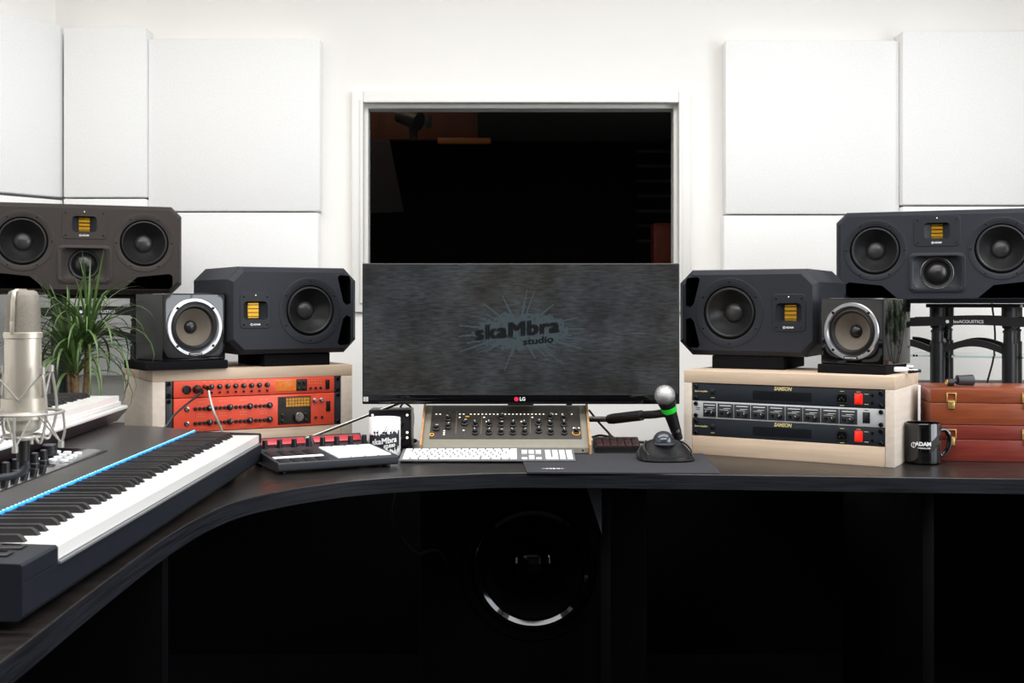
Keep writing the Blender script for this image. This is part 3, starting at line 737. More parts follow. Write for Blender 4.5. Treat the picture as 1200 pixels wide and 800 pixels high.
# plugs and cables of the red unit
lm4 = Matrix.Translation(u1.location) @ Matrix.Rotation(LA, 4, 'Z')
def W1(x, y, z): return lm4 @ Vector((x, y, z))
for nm, lab, x, pts, mm in (('patch_cable', 'black cable plugged into the slim red unit, falling to the left', .0675, [(-.01, -.10, -.05), (-.05, -.13, -.085), (-.12, -.14, -.11), (-.17, -.10, -.155)], 'dark'),
                        ('patch_cable', 'grey cable plugged into the slim red unit, falling in front', .0985, [(.10, -.06, -.02), (.108, -.075, -.06), (.122, -.08, -.095), (.135, -.085, -.135)], 'steel')):
    zz = h1*.5 if mm == 'dark' else h1*.65
    t = thing(nm, lab, 'cable', W1(x+.013 if mm == 'dark' else x, Y, zz), LA)
    bm = NB(); cyl(bm, (0, -.006, 0), (0, -.04, -.002), .0085 if mm == 'dark' else .0055, .0075 if mm == 'dark' else .005, 16); cyl(bm, (0, -.04, -.002), (.0, -.054, -.006), .006, .004, 14); mk('plug', bm, 'dark' if mm == 'dark' else 'screw', t)
    P = [(0, -.05, -.005)]+[(a-x, b, c-zz+.02) for a, b, c in pts]
    bm = NB(); tube(bm, P, .0028 if mm == 'dark' else .0034); mk('cord', bm, 'dark' if mm == 'dark' else 'wire', t)

# --- right units
def amp(label, z0):
    t, h = unit(label, 'power_amplifier', 'amplifier', rb, xr, z0, 1, 'rack', 'rack')
    bm = NB(); box(bm, (.241, 0, h/2), (.482, .006, h), .001); f = mk('front_panel', bm, 'rack', t)
    earscrews(t, h, (.010, .472)); y = -.0032
    bm = NB()
    for i in range(36): box(bm, (.162+i*.0041, y, h*.45), (.0018, .0012, h*.50))
    mk('vent_slots', bm, 'black', t)
    letters('brand_lettering', 'SAMSON', .0125, 'printgold', t, (.236, y-.0003, h*.86), bold=.0005, shear=.25, width=.045)
    letters('lettering', 'Servo Amplifier', .0055, 'printgold', t, (.024, y-.0003, h*.55), bold=.0002, shear=.25)
    bm = NB(); box(bm, (0, 0, 0), (.013, .002, .014), .001); box(bm, (0, -.002, 0), (.007, .003, .008), .001); mk('button', bm, ['dark'], t, (.055, y, h*.55))
    bm = NB(); prism_y(bm, [(-.0145, -.012), (.0145, -.012), (.0145, .006), (.009, .012), (-.009, .012), (-.0145, .006)], 0, -.002)
    so = mk('power_socket', bm, 'dark', t, (.381, y, h*.48))
    bm = NB(); prism_y(bm, [(-.0115, -.009), (.0115, -.009), (.0115, .004), (.007, .009), (-.007, .009), (-.0115, .004)], -.0022, -.0028)
    mk('socket_recess', bm, 'black', so)
    bm = NB()
    for q in (-.005, 0, .005): box(bm, (q, -.0035, .001 if q == 0 else -.003), (.0014, .002, .004))
    mk('pin', bm, 'steel', so)
    bm = NB(); box(bm, (0, 0, 0), (.019, .003, .026), .001); s_ = mk('power_switch', bm, 'redswitch', t, (.420, y, h*.48))
    bm = NB(); box(bm, (0, -.003, 0), (.012, .003, .018), .001); mk('rocker', bm, 'redswitch', s_)
    for x, z in ((.381, .86), (.381, .08), (.420, .86), (.438, .75), (.438, .2), (.055, .2)):
        bm = NB(); box(bm, (x, y-.0002, h*z), (.010, .0006, .0012)); mk('printed_mark', bm, 'printgold', t)
    for x in (.452,):
        for z in (.3, .7):
            bm = NB(); cyl(bm, (0, 0, 0), (0, -.002, 0), .003, seg=12); mk('small_screw', bm, 'black', t, (x, y, h*z))
    return t
amp('black amplifier with red switch at the top of right oak box', .0475+.0445*2)
amp('black amplifier with red switch at the bottom of right oak box', .0475)
t, h = unit('silver eight channel headphone unit between the black amplifiers', 'headphone_amplifier', 'rack unit', rb, xr, .0475+.0445, 1, 'silver', 'silver')
bm = NB(); box(bm, (.241, 0, h/2), (.482, .006, h), .001); mk('front_panel', bm, 'silver', t)
earscrews(t, h, (.010, .472)); y = -.0032
for i in range(9):
    cx = .089+(i-1)*.0438 if i else .047
    bm = NB(); box(bm, (0, 0, 0), (.0425 if i else .035, .0012, h*.82), .0006); p = mk('channel_panel', bm, 'darkgrey', t, (cx, y, h*.5))
    knob(p, .008, -.006, .0062, .010, 'dark', -.0008, ang=random.uniform(-1, 1))
    if i: 
        bm = NB(); lathe(bm, [(.0042, 0), (.0042, -.002), (.0025, -.0025), (0, -.001)], (0, 0, 0), 'Y', 16); mk('jack_socket', bm, 'screw', p, (-.010, -.0008, -.007))
    else: knob(p, -.008, -.006, .0062, .010, 'dark', -.0008, ang=.4)
    bm = NB(); box(bm, (0, -.0009, .0125), (.030, .0005, .0018)); box(bm, (.004, -.0009, .0055), (.018, .0005, .0010)); box(bm, (-.004, -.0009, .002), (.022, .0005, .0008)); mk('printed_marks', bm, 'print', p)
bm = NB(); box(bm, (0, 0, 0), (.017, .003, .026), .001); box(bm, (0, -.0025, 0), (.011, .003, .018), .001); mk('power_switch', bm, 'dark', t, (.438, y, h*.5))
bm = NB(); box(bm, (.438, y, h*.90), (.010, .0005, .0012)); box(bm, (.016, y, h*.6), (.012, .0005, .0012)); box(bm, (.016, y, h*.5), (.009, .0005, .0012)); mk('printed_marks', bm, 'printdark', t)

# ------------------------------------------------------------------ screen
mw = 372/F*3.0; mh = .367; mz = EYE-(473.5-355)/F*3.0
mon = thing('computer_monitor', 'wide black flat screen with dark splash picture in the desk centre', 'monitor', ((610.5-600)/F*3.0, 3.0, T), 0)
mz -= T
bm = NB(); box(bm, (0, .0125, mz+mh/2), (mw, .025, mh), .003); box(bm, (0, .03, mz+mh/2+.03), (mw*.55, .03, mh*.5), .012); mk('housing', bm, 'dark', mon)
bm = NB(); box(bm, (0, -.0008, mz+.0135), (mw-.002, .003, .025), .001); mk('bezel', bm, 'gloss', mon)
bm = NB(); box(bm, (0, -.0006, mz+mh/2+.012), (mw-.006, .002, mh-.030)); sc = mk('screen', bm, 'screen', mon)
bm = NB(); cyl(bm, (.006, -.0022, mz+.0135), (.006, -.0032, mz+.0135), .0058, seg=24); mk('logo', bm, 'lgred', mon, (-.018, 0, 0))
letters('brand_lettering', 'LG', .0125, 'print', mon, (.004, -.0026, mz+.0135), bold=.0004)
bm = NB(); box(bm, (-mw/2+.0095, -.0026, mz+.0135), (.012, .0006, .012)); st_ = mk('energy_sticker', bm, 'print', mon)
bm = NB()
for j in range(3): box(bm, (-mw/2+.0095, -.0031, mz+.0095+j*.004), (.008, .0004, .0012))
mk('sticker_marks', bm, 'printdark', st_)
bm = NB(); box(bm, (0, .045, .19), (.07, .02, .30), .006); box(bm, (0, .06, .13), (.06, .03, .25), .006); mk('stand_neck', bm, 'dark', mon, (0, .065, 0))
bm = NB(); box(bm, (-.030, .168, .007), (.22, .10, .014), .005); mk('stand_base', bm, 'dark', mon)
# splash picture
rnd = random.Random(3)
spikes = [(rnd.uniform(0, 2*PI), rnd.uniform(.045, .115), rnd.uniform(.0005, .0034)) for _ in range(44)]
def splat(x, z, sx=1.0):
    x /= sx; z /= sx
    e = (x/.090)**2+((z-.05*x)/.036)**2
    n = noise.noise((x*60, z*60, 1.3))*.5+noise.noise((x*180, z*180, 4.3))*.35
    if e < 1+n*.8:
        return not (noise.noise((x*420, z*420, 8))+noise.noise((x*120, z*120, 2)) > .5)
    for a, l, w_ in spikes:
        dx, dz = math.cos(a)*1.25, math.sin(a)*.72; L = math.hypot(dx, dz); ux, uz = dx/L, dz/L
        t_ = x*ux+z*uz; s_ = abs(-x*uz+z*ux); l2 = l*L
        if 0 < t_ < l2 and s_ < w_*(1-t_/l2*.8)+.0006: return True
        if (x-ux*l2)**2+(z-uz*l2)**2 < (w_*.6)**2: return True
    return False
cells('splash', lambda x, z: splat(x, z, 1.32), -.20, .20, -.12, .12, .0014, 'splash', sc, (-.003, -.0018, mz+mh/2+.006), off=.0003)
letters('lettering', 'skaMbra', .052, 'splashtext', sc, (-.010, -.0026, mz+mh/2+.010), smear=.003, space=1.08, width=.222, slant=.10)
letters('lettering', 'studio', .024, 'splashtext', sc, (.045, -.0026, mz+mh/2-.018), smear=.001, width=.080, slant=.10)

# ------------------------------------------------------------------ mixing console under the screen
AN = math.atan(.6)
con = thing('control_surface', 'beige and brown knob console under the screen, with wooden cheeks', 'console', (-.0165, 2.918, T), 0)
cw = .424
prof = [(0, .004), (0, .020), (.012, .028), (.155, .028+.143*.6), (.155, .004)]
bm = NB(); prism_x(bm, prof, -cw/2, cw/2); bmesh.ops.bevel(bm, geom=bm.edges[:], offset=.0015, segments=1, affect='EDGES'); mk('body', bm, 'consolebody', con)
for s_ in (-1, 1):
    bm = NB(); prism_x(bm, [(-.006, 0), (-.006, .026), (.010, .037), (.158, .037+.148*.6), (.158, 0)], s_*(cw/2+.0002), s_*(cw/2+.0055)); mk('side_cheek', bm, 'cheek', con)
def fc(u, v, n=0):      # on the sloping face
    return (u, .012+v*math.cos(AN)-n*math.sin(AN), .028+v*math.sin(AN)+n*math.cos(AN))
bm = NB(); box(bm, (0, 0, 0), (.390, .140, .002), .0008); fp = mk('face_plate', bm, 'consoleface', con, fc(0, .088, .0008), (AN, 0, 0))
def ucol(x): return (x-592.5)/F*2.99
def sknob(x, v, r=.0062, l=.014):
    bm = NB(); lathe(bm, [(r*1.15, 0), (r*1.15, l*.3), (r*.85, l*.4), (r*.8, l*.95), (r*.7, l), (0, l)], (0, 0, 0), 'Z', 18); box(bm, (0, r*.4, l+.0002), (r*.2, r*.8, .0006), mi=1)
    mk('knob', bm, ['dark', 'print'], fp, (ucol(x), v-.088, .001), (0, 0, random.uniform(-2, 2)))
for x, vs in ((511, (.058,)), (525, (.064, .098)), (544, (.080,)), (557, (.040, .073)), (573, (.040, .073)), (587, (.040, .073, .105)), (601, (.040, .073)), (614.6, (.040, .073)), (631, (.046, .078)), (645, (.040, .073, .105)), (661, (.040, .073, .1)), (674.6, (.042,))):
    for v in vs: sknob(x, v, .0072 if x not in (511, 544) else .0082)
bm = NB(); box(bm, (0, 0, 0), (.0045, .0030, .0014), .0004); bt = mk('lit_button', bm, 'ledwhite', fp, (ucol(510), .122-.088, .0014))
xs = [514.5]+[538+i*4.4 for i in range(1)]+[542.5]+[551+i*4.55 for i in range(20)]+[648, 652.5, 660, 671]
for x in xs: inst(bt, fp, (ucol(x), .122-.088, .0014))
for x, v in ((538, .108), (543.5, .052), (567, .108), (570, .09), (611, .09), (624, .108), (521, .050), (521, .042), (521, .034), (672, .062), (678, .062)): inst(bt, fp, (ucol(x), v-.088, .0014))
bm = NB(); 
for x in (534.5, 564, 621.5): box(bm, (ucol(x), .0, .0012), (.0009, .10, .0005))
for i in range(14): box(bm, (ucol(526+i*11), .043, .0012), (.008, .0012, .0005))
mk('printed_lines', bm, 'consolebody', fp)
bm = NB(); ring(bm, (ucol(507), .034-.088, .0014), .0052, .0009); ring(bm, (ucol(674.6), .042-.088, .0014), .0095, .0009); box(bm, (ucol(547), .112-.088, .0012), (.010, .003, .0008)); mk('gold_ring', bm, 'ledorange', fp)
for u in (-.196, -.01, .196):
    bm = NB(); cyl(bm, (u, -.0002, .012), (u, -.0012, .012), .0022, seg=12); mk('screw', bm, 'screw', con)

# ------------------------------------------------------------------ computer keyboard
kb = thing('computer_keyboard', 'slim white and aluminium computer keyboard in front of the console', 'keyboard', ((571-600)/F*2.775, 2.772, T+.003), R(0))
kw, kd = .426, .114; KA = math.atan(.012/kd)
bm = NB(); prism_x(bm, [(0, .001), (0, .005), (kd, .017), (kd, .001)], -kw/2, kw/2); bmesh.ops.bevel(bm, geom=bm.edges[:], offset=.0012, segments=2, affect='EDGES')
kbase = mk('base', bm, 'apple', kb)
keymesh = {}
def keycap(x, y, w_, d_):
    key_ = (round(w_, 4), round(d_, 4)); z = .005+.012*y/kd
    if key_ in keymesh: inst(keymesh[key_], kb, (x, y, z))
    else:
        bm = NB(); box(bm, (0, 0, .0012), (w_, d_, .0024), .0006); keymesh[key_] = mk('key', bm, 'keycap', kb, (x, y, z), (KA, 0, 0))
p_ = .01865; g = .0034; x0 = -kw/2+.0065
rows = [(.0105, [1, 1, 1.25, 1.25, 5, 1.25, 1.25, 1, 1], .0), (.0295, [2.25]+[1]*10+[2.75-.0], 0), (.0485, [1.75]+[1]*11+[2.25], 0), (.0675, [1.5]+[1]*12+[1.5], 0), (.0865, [1]*13+[2], 0), (.1035, [1.07]*14, 0)]
nk = 0
for y_, ws, _ in rows:
    x = x0; tot = sum(ws); f_ = 15*p_/ (tot*p_)
    for w_ in ws:
        ww = w_*p_*f_; keycap(x+ww/2, y_, ww-g, (.0165 if y_ < .1 else .0115)); x += ww; nk += 1
x = x0+15*p_+.008
for y_ in (.0105, .0865, .0675): 
    for i in range(3): keycap(x+(i+.5)*p_*.93, y_, p_*.93-g, .0165)
keycap(x+1.5*p_*.93, .0295, p_*.93-g, .0165)
x += 3*p_*.93+.006
for y_ in (.0295, .0485, .0675, .0865):
    for i in range(4 if y_ != .0295 else 3): keycap(x+(i+.5)*p_*.93, y_, p_*.93-g, .0165)
keycap(x+p_*.93, .0105, 2*p_*.93-g, .0165); keycap(x+2.5*p_*.93, .0105, p_*.93-g, .0165); keycap(x+3.5*p_*.93, .020, p_*.93-g, .0355)

# ------------------------------------------------------------------ pad controller
mc = thing('pad_controller', 'dark grey pad controller with lit white pads beside the stage piano', 'controller', (-.523, 2.575, T), R(28))
mwid, mdep = .290, .262; MA = math.atan(.014/mdep)
bm = NB(); prism_x(bm, [(.004, .006), (0, .010), (0, .025), (.003, .027), (mdep, .041), (mdep, .006)], 0, mwid); bmesh.ops.bevel(bm, geom=bm.edges[:], offset=.001, segments=1, affect='EDGES'); mk('body', bm, 'darkgrey', mc)
for x in (.02, mwid-.02):
    for y in (.03, mdep-.03):
        bm = NB(); cyl(bm, (x, y, 0), (x, y, .008), .009); mk('foot', bm, 'rubber', mc)
def zz_(y): return .027+.014*y/mdep
pm = None
for i in range(4):
    for j in range(4):
        loc = (.161+i*.0335, .030+j*.036, zz_(.030+j*.036))
        if pm is None:
            bm = NB(); box(bm, (0, 0, .001), (.0305, .033, .004), .0012); pm = mk('pad', bm, 'pads', mc, loc, (MA, 0, 0))
        else: inst(pm, mc, loc)
bm_ = None
for i in range(4):
    for y in (.014, .034, .090, .110, .130, .205):
        loc = (.020+i*.030, y, zz_(y))
        if bm_ is None:
            bm = NB(); box(bm, (0, 0, .0008), (.026, .013, .003), .0008); bm_ = mk('button', bm, 'dark', mc, loc, (MA, 0, 0))
        else: inst(bm_, mc, loc)
bm = NB(); box(bm, (0, 0, .001), (.118, .016, .003), .0008); mk('lit_strip', bm, 'pads', mc, (.065, .058, zz_(.058)), (MA, 0, 0))
for x in (.072, .216):
    bm = NB(); box(bm, (0, 0, .0), (.122, .020, .002), .0006); mk('display', bm, 'pink', mc, (x, .222, zz_(.222)+.009), (R(38), 0, 0))
    bm = NB(); prism_x(bm, [(-.018, -.008), (.018, -.006), (.018, .020), (.012, .020)], -.066, .066); mk('display_housing', bm, 'dark', mc, (x, .222, zz_(.222)-.002))
kk = None
for i in range(8):
    loc = (.024+i*.036, .190, zz_(.19))
    if kk is None:
        bm = NB(); lathe(bm, [(.0068, 0), (.0064, .019), (.0055, .020), (0, .020)], (0, 0, 0), 'Z', 18); kk = mk('knob', bm, 'dark', mc, loc)
    else: inst(kk, mc, loc)

# ------------------------------------------------------------------ stage piano (88 keys)
pn = thing('stage_piano', 'long black 88 key stage piano with blue light strip, nearest left', 'keyboard', (-.574, 1.35, T), R(90.65))
KX0 = .112; WP = 1.225/52; L = 1.36; DP = .405
bm = NB()
prism_x(bm, [(.004, .012), (0, .018), (0, .0555), (.003, .057), (DP, .057), (DP, .012)], 0, L)
mk('lower_case', bm, 'keybed', pn)
bm = NB(); prism_x(bm, [(0, .0572), (0, .076), (.003, .079), (.148, .084), (.148, .0572)], 0, KX0-.002); mk('end_cheek', bm, 'keybed', pn)
bm = NB(); prism_x(bm, [(0, .0572), (0, .076), (.003, .079), (.148, .084), (.148, .0572)], KX0+1.225+.001, L); mk('end_cheek', bm, 'keybed', pn)
bm = NB(); prism_x(bm, [(.1485, .0572), (.1485, .084), (.152, .0865), (.25, .0955), (DP-.006, .1005), (DP, .097), (DP, .0572)], 0, L); mk('top_panel', bm, 'toppanel', pn)
bm = NB(); prism_x(bm, [(.215, .0925), (.215, .0938), (.25, .0970), (.37, .1010), (.37, .0985)], .16, .93); gp = mk('control_panel', bm, 'glosspanel', pn)
bm = NB(); box(bm, (KX0+1.225/2, .1503, .0868), (1.225, .0030, .004), .0008); mk('light_guide', bm, 'blue', pn)
bm = NB()
for i in range(88): box(bm, (KX0+1.225*(i+.5)/88, .1503, .0890), (.0055, .0018, .0012))
o = mk('key_lights', bm, 'bluewhite', pn)
bm = NB(); box(bm, (KX0+1.225/2, .075, .0585), (1.225, .145, .0022)); box(bm, (KX0+1.225/2, -.0008, .0565), (1.228, .005, .003)); mk('key_slip', bm, 'apple', pn)
def make_keys(parent, n, first, x0, wp, y0, ln, z0, zt, bl, bz, order):
    """n white keys; first = index in the 7-note cycle (0 = C)"""
    wk = bk = None
    for i in range(n):
        loc = (x0+(i+.5)*wp, y0, z0)
        if wk is None:
            bm = NB(); h = zt-z0; box(bm, (0, ln/2, h/2), (wp-.00008, ln, h), 0); wk = mk('white_key', bm, 'whitekey', parent, loc)
        else: inst(wk, parent, loc)
        c = (first+i) % 7
        if c in (0, 1, 3, 4, 5) and i < n-1:
            loc = (x0+(i+1)*wp+{0: -.0016, 1: .0016, 3: -.002, 4: 0, 5: .002}[c], y0+ln-bl, zt)
            if bk is None:
                bm = NB(); loft(bm, [[(-.0055, 0, 0), (.0055, 0, 0), (.0055, bl, 0), (-.0055, bl, 0)], [(-.0048, .006, bz*.7), (.0048, .006, bz*.7), (.0048, bl, bz*.7), (-.0048, bl, bz*.7)], [(-.0040, .011, bz), (.0040, .011, bz), (.0040, bl, bz), (-.0040, bl, bz)]]); bk = mk('black_key', bm, 'blackkey', parent, loc)
            else: inst(bk, parent, loc)
make_keys(pn, 52, 5, KX0, WP, .0012, .146, .0597, .077, .096, .0098, 0)
kk = None
for i in range(8):
    loc = (.45+i*.040, .262, .0972)
    if kk is None:
        bm = NB(); lathe(bm, [(.0085, 0), (.0085, .004), (.0068, .006), (.0062, .022), (.0052, .0235), (0, .0235)], (0, 0, 0), 'Z', 22); kk = mk('knob', bm, 'dark', pn, loc)
    else: inst(kk, pn, loc)
bm = NB(); lathe(bm, [(.017, 0), (.017, .003), (.014, .004), (.014, .020), (.012, .022), (0, .022)], (0, 0, 0), 'Z', 30); mk('main_dial', bm, 'dark', pn, (.815, .285, .0985))
bb = None
for i in range(3):
    for j in range(4):
        loc = (.755+j*.034, .235+i*.020+.004*j, .0958+i*.0012)
        if bb is None:
            bm = NB(); lathe(bm, [(.0078, 0), (.0078, .0035), (.0062, .0045), (0, .0045)], (0, 0, 0), 'Z', 20); bb = mk('button', bm, 'keycap', pn, loc)
        elif not (i == 2 and j in (1, 2)): inst(bb, pn, loc)
for x in (.045, .085):
    bm = NB(); box(bm, (x, .075, .0815), (.022, .085, .002), .0008); mk('wheel_slot', bm, 'dark', pn)
    bm = NB(); cyl(bm, (x-.007, .075, .060), (x+.007, .075, .060), .0262, seg=36); mk('pitch_wheel', bm, 'rubber', pn)
    bm = NB(); box(bm, (x+.0085, .075, .0832), (.0025, .07, .0012)); mk('wheel_edge', bm, 'glosspanel', pn)
for x in (.08, L-.12):
    for y in (.05, DP-.05):
        bm = NB(); cyl(bm, (x, y, 0), (x, y, .0125), .014); mk('foot', bm, 'rubber', pn)

# ------------------------------------------------------------------ second keyboard behind
k2 = thing('midi_keyboard', 'white edged keyboard resting behind the stage piano below the plant', 'keyboard', (-.876, 1.89, T+.1015), R(93.4))
L2 = .90
bm = NB()
loft(bm, [[(.0, .020, .001), (L2-.022, .020, .001), (L2-.022, .24, .001), (.0, .24, .001)], [(0, 0, .028), (L2, 0, .028), (L2, .25, .028), (0, .25, .028)]]); mk('lower_case', bm, 'plum', k2)
bm = NB(); box(bm, (L2/2, .125, .0325), (L2, .25, .009), .003); mk('white_rim', bm, 'whitekey', k2)
bm = NB(); box(bm, (L2/2-.01, .205, .045), (L2-.02, .085, .030), .004); mk('rear_panel', bm, 'toppanel', k2)
bm = NB(); box(bm, (L2/2-.01, .085, .043), (L2-.024, .15, .012), .003); mk('key_bed', bm, 'whitekey', k2)
make_keys(k2, 36, 0, .008, .0239, .013, .142, .049, .062, .088, .011, 0)
for x in (.15, L2-.12):
    bm = NB(); box(bm, (x, .05, -.0003), (.03, .02, .0028)); mk('foot', bm, 'rubber', k2)
    bm = NB(); box(bm, (x, .19, -.050), (.04, .04, .103), .002); mk('riser_block', bm, 'dark', k2)

# ------------------------------------------------------------------ studio microphone and shock mount
mcx, mcy = (27-600)/F*1.76, 1.76
Z0 = EYE-(506-355)/F*1.76; Z1 = EYE+(355-340)/F*1.76
sm = thing('condenser_microphone', 'silver large condenser microphone standing up at the far left', 'microphone', (mcx, mcy, Z0), 0)
H = Z1-Z0
bm = NB(); lathe(bm, [(0, 0), (.018, 0), (.0245, .004), (.0262, .012), (.0264, H*.66), (.0280, H*.665), (.0280, H*.70), (.0266, H*.705), (0, H*.705)], (0, 0, 0), 'Z', 40); mk('body', bm, 'micbody', sm)
bm = NB()
lp = []
for z, f_ in ((H*.70, 1), (H*.78, 1), (H*.90, .96), (H*.96, .90), (H*.99, .78), (H, .6)):
    lp.append([(.0256*f_*math.cos(t), .0262*f_*math.sin(t)*(1-.12*(z-H*.7)/(H*.3)), z) for t in [2*PI*i/40 for i in range(40)]])
loft(bm, lp); hd = mk('grille', bm, 'grille', sm, angle=60)
bm = NB()
pts = [(-.0045, -.0285, H*.70), (-.0045, -.0282, H*.78), (-.004, -.0262, H*.92), (-.004, -.022, H*.99), (-.003, -.012, H+.001), (-.003, .012, H+.001), (-.004, .022, H*.99), (-.0045, .0282, H*.78), (-.0045, .0285, H*.70)]
for a, b in zip(pts, pts[1:]):
    a, b = Vector(a), Vector(b); m_ = (a+b)/2; box(bm, m_, (.0065, .002, (b-a).length+.002), .0006, rot=None if False else Matrix.Rotation(-math.atan2((b-a).y, (b-a).z), 3, 'X'))
mk('grille_band', bm, 'micbody', hd)
bm = NB(); cyl(bm, (0, 0, 0), (0, 0, -.012), .0145, .013); mk('base_plug', bm, 'micbody', sm)
shk = thing('shock_mount', 'silver wire shock mount basket holding the condenser microphone', 'shock mount', (mcx, mcy, Z0), 0)
bm = NB(); ring(bm, (0, 0, .030), .058, .0024); ring(bm, (0, 0, .030+.0), .0305, .0022)
ring(bm, (0, 0, -.006), .030, .0024); mk('basket_ring', bm, 'wire', shk)
bm = NB()
for k in range(4):
    t = PI/4+.2+k*PI/2; c_, s_ = math.cos(t), math.sin(t)
    tube(bm, [(.030*c_, .030*s_, -.006), (.045*c_, .045*s_, -.012), (.058*c_, .058*s_, .030), (.053*c_, .053*s_, .075), (.048*c_, .048*s_, .094)], .0022)
    t2 = t+PI/4; c2, s2 = math.cos(t2), math.sin(t2)
    tube(bm, [(.058*c2, .058*s2, .030), (.060*c2, .060*s2, .0), (.055*c2, .055*s2, -.020)], .002)
    for q, rr in (((.048*c_, .048*s_, .094), .0048), ((.055*c2, .055*s2, -.021), .0045)): cyl(bm, Vector(q)-Vector((0, 0, .004)), Vector(q)+Vector((0, 0, .006)), rr)
mk('basket_wire', bm, 'wire', shk)
bm = NB()
for k in range(8):
    t = PI/4+.2+(k//2)*PI/2; t2 = t+(PI/4 if k % 2 else -PI/4)
    tube(bm, [(.048*math.cos(t), .048*math.sin(t), .092), (.031*math.cos(t2), .031*math.sin(t2), .050)], .0014, smooth=False)
    t3 = t+PI/4; t4 = t3+(PI/5 if k % 2 else -PI/5)
    tube(bm, [(.055*math.cos(t3), .055*math.sin(t3), -.018), (.031*math.cos(t4), .031*math.sin(t4), .026)], .0014, smooth=False)
mk('elastic_cord', bm, 'elastic', shk)
bm = NB(); lathe(bm, [(.0288, .020), (.0312, .020), (.0312, .052), (.0288, .052)], (0, 0, 0), 'Z', 40, closed=True); mk('clamp_collar', bm, 'micbody', shk)
stn = thing('microphone_stand', 'boom stand arm reaching in from the left to the shock mount', 'microphone stand', (-1.2, 1.62, T), 0)
v = Vector((mcx, mcy, Z0))-Vector((-1.2, 1.62, T))
bm = NB(); lathe(bm, [(0, 0), (.08, 0), (.08, .010), (.03, .018), (.012, .022), (.012, .19), (0, .19)], (0, 0, 0), 'Z', 36); mk('base', bm, 'dark', stn)
bm = NB(); tube(bm, [(0, 0, .185), (.10, 0, .19), (v.x-.11, v.y, v.z-.012), (v.x-.058, v.y, v.z+.025)], .006); mk('boom', bm, 'steel', stn)
bm = NB(); box(bm, (v.x-.062, v.y, v.z+.012), (.012, .016, .04), .003); mk('swivel', bm, 'dark', stn)
cbm = thing('microphone_cable', 'dark cable curling down from the bottom of the condenser microphone', 'cable', (mcx, mcy, Z0-.012), 0)
bm = NB(); cyl(bm, (0, 0, 0), (0, 0, -.032), .010, .0095); mk('plug', bm, 'dark', cbm)
bm = NB(); tube(bm, [(0, 0, -.028), (.005, 0, -.040), (-.004, -.003, -.051), (-.03, -.015, -.056), (-.08, -.04, -.052), (-.16, -.055, -.052), (-.27, -.05, -.07), (-.36, -.04, -.12), (-.42, -.03, T-Z0+.018)], .0055); mk('cord', bm, 'darkgrey', cbm)

# ------------------------------------------------------------------ plants
def blade(bm, p, az, el, ln, w, droop, n=9, twist=0):
    p = Vector(p); L_, R_, M_ = [], [], []
    e = el; d = Vector((math.cos(az), math.sin(az), 0)); side = Vector((-math.sin(az), math.cos(az), 0))
    for i in range(n+1):
        t = i/n; ww = w*(1-t)**.6*(.55+.45*min(1, t*5))+.0002
        up = Vector((0, 0, 1))*math.cos(e)-d*math.sin(e)
        L_.append(bm.verts.new(p+side*ww+up*ww*.35)); R_.append(bm.verts.new(p-side*ww+up*ww*.35)); M_.append(bm.verts.new(p))
        p = p+(d*math.cos(e)+Vector((0, 0, 1))*math.sin(e))*ln/n
        e -= droop/n*(.4+1.3*t)
    for i in range(n):
        bm.faces.new((L_[i], M_[i], M_[i+1], L_[i+1])); bm.faces.new((M_[i], R_[i], R_[i+1], M_[i+1]))
def plant(label, loc, rot, seed, tufts, wf=1.0):
    rd = random.Random(seed); t = thing('potted_plant', label, 'plant', loc, rot)
    bm = NB(); lathe(bm, [(0, 0), (.045, 0), (.050, .01), (.06, .075), (.062, .082), (.057, .082), (.054, .07), (0, .07)], (0, 0, 0), 'Z', 36); mk('pot', bm, 'pot', t)
    bm = NB(); lathe(bm, [(.0545, .0715), (.03, .075), (0, .076)], (0, 0, 0), 'Z', 24); mk('soil', bm, 'soil', t)
    bs = NB(); bl = NB()
    for (x, y, z, n, ln) in tufts:
        tube(bs, [(x*.3, y*.3, .07), (x*.8, y*.8, z*.6), (x, y, z)], .009)
        for i in range(n):
            f_ = i/n; az = i*2.399+rd.uniform(-.3, .3)
            el = 1.5-f_*1.1+rd.uniform(-.15, .15)
            blade(bl, (x+.006*math.cos(az), y+.006*math.sin(az), z-.03*f_+.01), az, el, ln*rd.uniform(.7, 1.1)*(1+.3*f_), rd.uniform(.0038, .0062)*wf, (.35 if f_ < .12 else 1.7+1.5*f_)+rd.uniform(-.3, .3))
    mk('stem', bs, 'stem', t); mk('foliage', bl, 'leaf', t, recalc=False, angle=80)
    return t
D_ = 2.98
plant('spiky green dragon plant with thin drooping leaves by the left oak box', ((92-600)/F*D_, D_, T), 0, 5,
      [(-.022, 0, .245, 60, .22), (.018, .02, .285, 66, .235), (.0, -.02, .21, 24, .19)])
plant('leafy plant out at the far right, mirrored in the cube speaker', (1.86, 3.20, T), 0, 9,
      [(-.05, .11, .30, 60, .22), (.05, -.11, .34, 60, .24), (-.09, .20, .38, 60, .22), (.09, -.20, .28, 60, .24), (0, 0, .36, 70, .24), (0, 0, .22, 60, .22)], wf=2.0)

